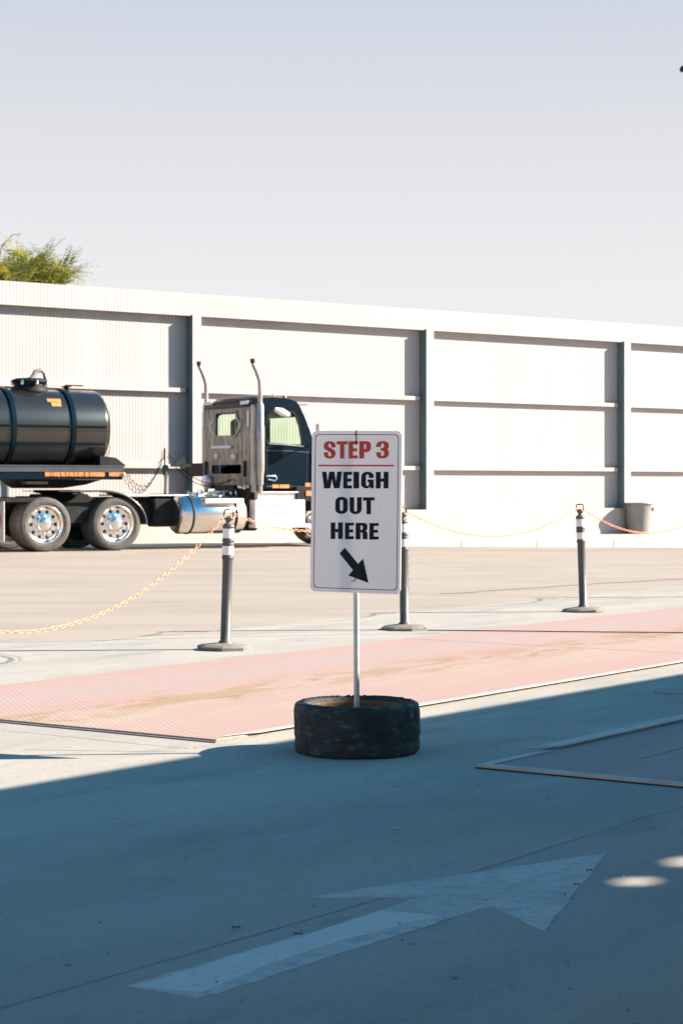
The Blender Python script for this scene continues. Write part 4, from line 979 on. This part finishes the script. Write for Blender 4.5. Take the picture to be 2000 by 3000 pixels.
# ------------------------------------------------------------------ tall lamp mast beyond the wall, its arm reaches into the frame
mx_, my_ = 15.95+.6, 90.0; zz = CH+(HY-202)/F*my_
ms = empty('lamp_mast', (mx_,my_,0)); tag(ms, 'dark end of a tall lamp mast arm at the upper right edge', 'lamp mast')
MB().tube([(0,0,0),(0,0,zz)], [.2,.1], 14).build('pole', M['galv'], ms)
MB().tube([(0,0,zz),(-.5,0,zz)], .06, 10).build('arm', M['chassis'], ms)
MB().box((1991-CX)/F*my_-mx_, -.35, -.2,.2, zz-.12, zz+.12, bev=.05).build('lamp_head', M['chassis'], ms)

# ------------------------------------------------------------------ station canopy to the right that shades the foreground
AZ, EL = R(5), R(27); CT = 1/math.tan(EL); SH = Vector((math.cos(AZ)*CT, math.sin(AZ)*CT, 0)); CZ = 3.4
q0, q1 = gp(0,2311), gp(2000,1973)
ce = (q1-q0); ce.z = 0; ce.normalize(); cg = Vector((ce.y,-ce.x,0))
cO = q0 + SH*CZ
can = empty('canopy', (cO.x,cO.y,0), math.atan2(ce.y,ce.x)); tag(can, 'flat metal station canopy standing right of the camera and shading the foreground', 'canopy')
def c_loc(px, py):
    p = gp(px,py)+SH*(CZ-.02)-cO; return p.dot(ce), p.dot(Vector((-ce.y,ce.x,0)))
holes = []
for (px,py,rx,ry) in ((1862,2586,.085,.055),(2020,2527,.11,.065)):
    a_, b_ = c_loc(px,py); holes.append([(a_+rx*math.cos(R(t))*(1+.2*math.sin(R(2*t))), b_+ry*math.sin(R(t))) for t in range(0,360,30)])
MB().plate([(-18,-15),(50,-15),(50,-.0),(-18,-.0)], holes, -.02, -.012, lambda a_,b_,t: Vector((a_,b_,CZ+t))).build('roof_sheet', M['roof'], can)
MB().box(-18,50,-.12,.0,CZ-.22,CZ-.021).box(-18,50,-15,-14.88,CZ-.22,CZ-.021).box(-18,50,-7.6,-7.4,CZ-.3,CZ-.021).build('edge_beam', M['white_steel'], can)
for u in (-9,4,17,30,43):
    for w in (-1.2,-13.8): MB().box(u-.1,u+.1,w-.1,w+.1,0,CZ-.23).build('column', M['white_steel'], can)
# unseen pale building added behind left of the camera, bounces sunlight onto the sign
M['cladding'] = mat('cream_cladding', (.62,.57,.52), (.55,.51,.47), 3, .7)
st_ = empty('bounce_building', (-20,-11,0)); tag(st_, 'long cream building added out of view behind left of the camera to bounce sunlight', 'building')
def bl_(x,y,z): return Vector((x+20,y+11,z))
MB().box(-28,-16,-26,1,0,6.5,T=bl_).build('wall', M['cladding'], st_)
MB().box(-28.4,-15.6,-26.4,1.4,6.5,6.8,T=bl_).build('roof', M['roof'], st_)
for y_ in (-20,-8):
    MB().box(-15.99,-15.9,y_-1.8,y_+1.8,0,3.8,T=bl_).build('roller_door', M['galv'], st_)
for y_ in (-14,-3):
    wf_ = MB().box(-15.99,-15.93,y_-.9,y_+.9,1.4,2.7,T=bl_).build('window', M['white_steel'], st_)
    MB().box(-15.929,-15.92,y_-.8,y_+.8,1.5,2.6,T=bl_).build('pane', M['dark'], wf_)

# ------------------------------------------------------------------ world, sun, camera
sc = bpy.context.scene
w = bpy.data.worlds.new('World'); sc.world = w; w.use_nodes = True
nt = w.node_tree; bg = nt.nodes['Background']
sky = nt.nodes.new('ShaderNodeTexSky'); sky.sky_type = 'NISHITA'; sky.sun_disc = False
sky.sun_elevation = EL; sky.sun_rotation = math.pi/2-AZ
sky.air_density = 1.0; sky.dust_density = 1.5; sky.ozone_density = 2.5; sky.altitude = 50
EXPO = 4.0
tcw = nt.nodes.new('ShaderNodeTexCoord'); sx = nt.nodes.new('ShaderNodeSeparateXYZ'); nt.links.new(tcw.outputs['Generated'], sx.inputs[0])
rp_ = nt.nodes.new('ShaderNodeValToRGB'); E = rp_.color_ramp.elements          # hazy low sky
HS = 3.125
def hz_(c): return tuple(x*HS*HAZE for x in c)+(1,)
HAZE = 1.0
E[0].position = 0.0; E[0].color = hz_((.90,.89,.885)); E[1].position = .33; E[1].color = hz_((.42,.52,.68))
for p_, c_ in ((.10,(.86,.86,.875)),(.175,(.755,.765,.80)),(.241,(.625,.67,.78))):
    e = E.new(p_); e.color = hz_(c_)
nt.links.new(sx.outputs['Z'], rp_.inputs['Fac'])
tn = nt.nodes.new('ShaderNodeMixRGB'); tn.blend_type = 'MULTIPLY'; tn.inputs['Fac'].default_value = 1; tn.inputs['Color2'].default_value = (.17,.66,.78,1)
nt.links.new(sky.outputs[0], tn.inputs['Color1'])
hm = nt.nodes.new('ShaderNodeMapRange'); hm.interpolation_type = 'SMOOTHSTEP'
hm.inputs['From Min'].default_value = .26; hm.inputs['From Max'].default_value = .36; hm.inputs['To Min'].default_value = 0.0; hm.inputs['To Max'].default_value = 1
nt.links.new(sx.outputs['Z'], hm.inputs['Value'])
mw = nt.nodes.new('ShaderNodeMixRGB'); nt.links.new(hm.outputs[0], mw.inputs['Fac']); nt.links.new(rp_.outputs[0], mw.inputs['Color1']); nt.links.new(tn.outputs[0], mw.inputs['Color2'])
nt.links.new(mw.outputs[0], bg.inputs['Color']); bg.inputs['Strength'].default_value = .08
sd = bpy.data.lights.new('sun', 'SUN'); sd.energy = 5.0; sd.angle = R(.45); sd.color = (1,.82,.67)
so = bpy.data.objects.new('sun', sd); col.objects.link(so)
dv = Vector((math.cos(AZ)*math.cos(EL), math.sin(AZ)*math.cos(EL), math.sin(EL)))
so.rotation_euler = dv.to_track_quat('Z','Y').to_euler(); so.location = (20,8,20)
cam = bpy.data.cameras.new('camera'); co = bpy.data.objects.new('camera', cam); col.objects.link(co); sc.camera = co
co.location = (0,0,CH); co.rotation_euler = (R(90),0,0)
cam.lens = F/3000*36; cam.sensor_width = 36; cam.sensor_fit = 'AUTO'; cam.shift_y = -(1500-HY)/3000*1.0
cam.clip_start = .05; cam.clip_end = 3000
cam.dof.use_dof = True; cam.dof.focus_distance = 9.2; cam.dof.aperture_fstop = 9
vs_ = sc.view_settings; vs_.view_transform = 'Standard'; vs_.look = 'None'; vs_.exposure = 2.0; vs_.gamma = 1
sc.render.resolution_x = 682; sc.render.resolution_y = 1024
sc.cycles.use_denoising = True
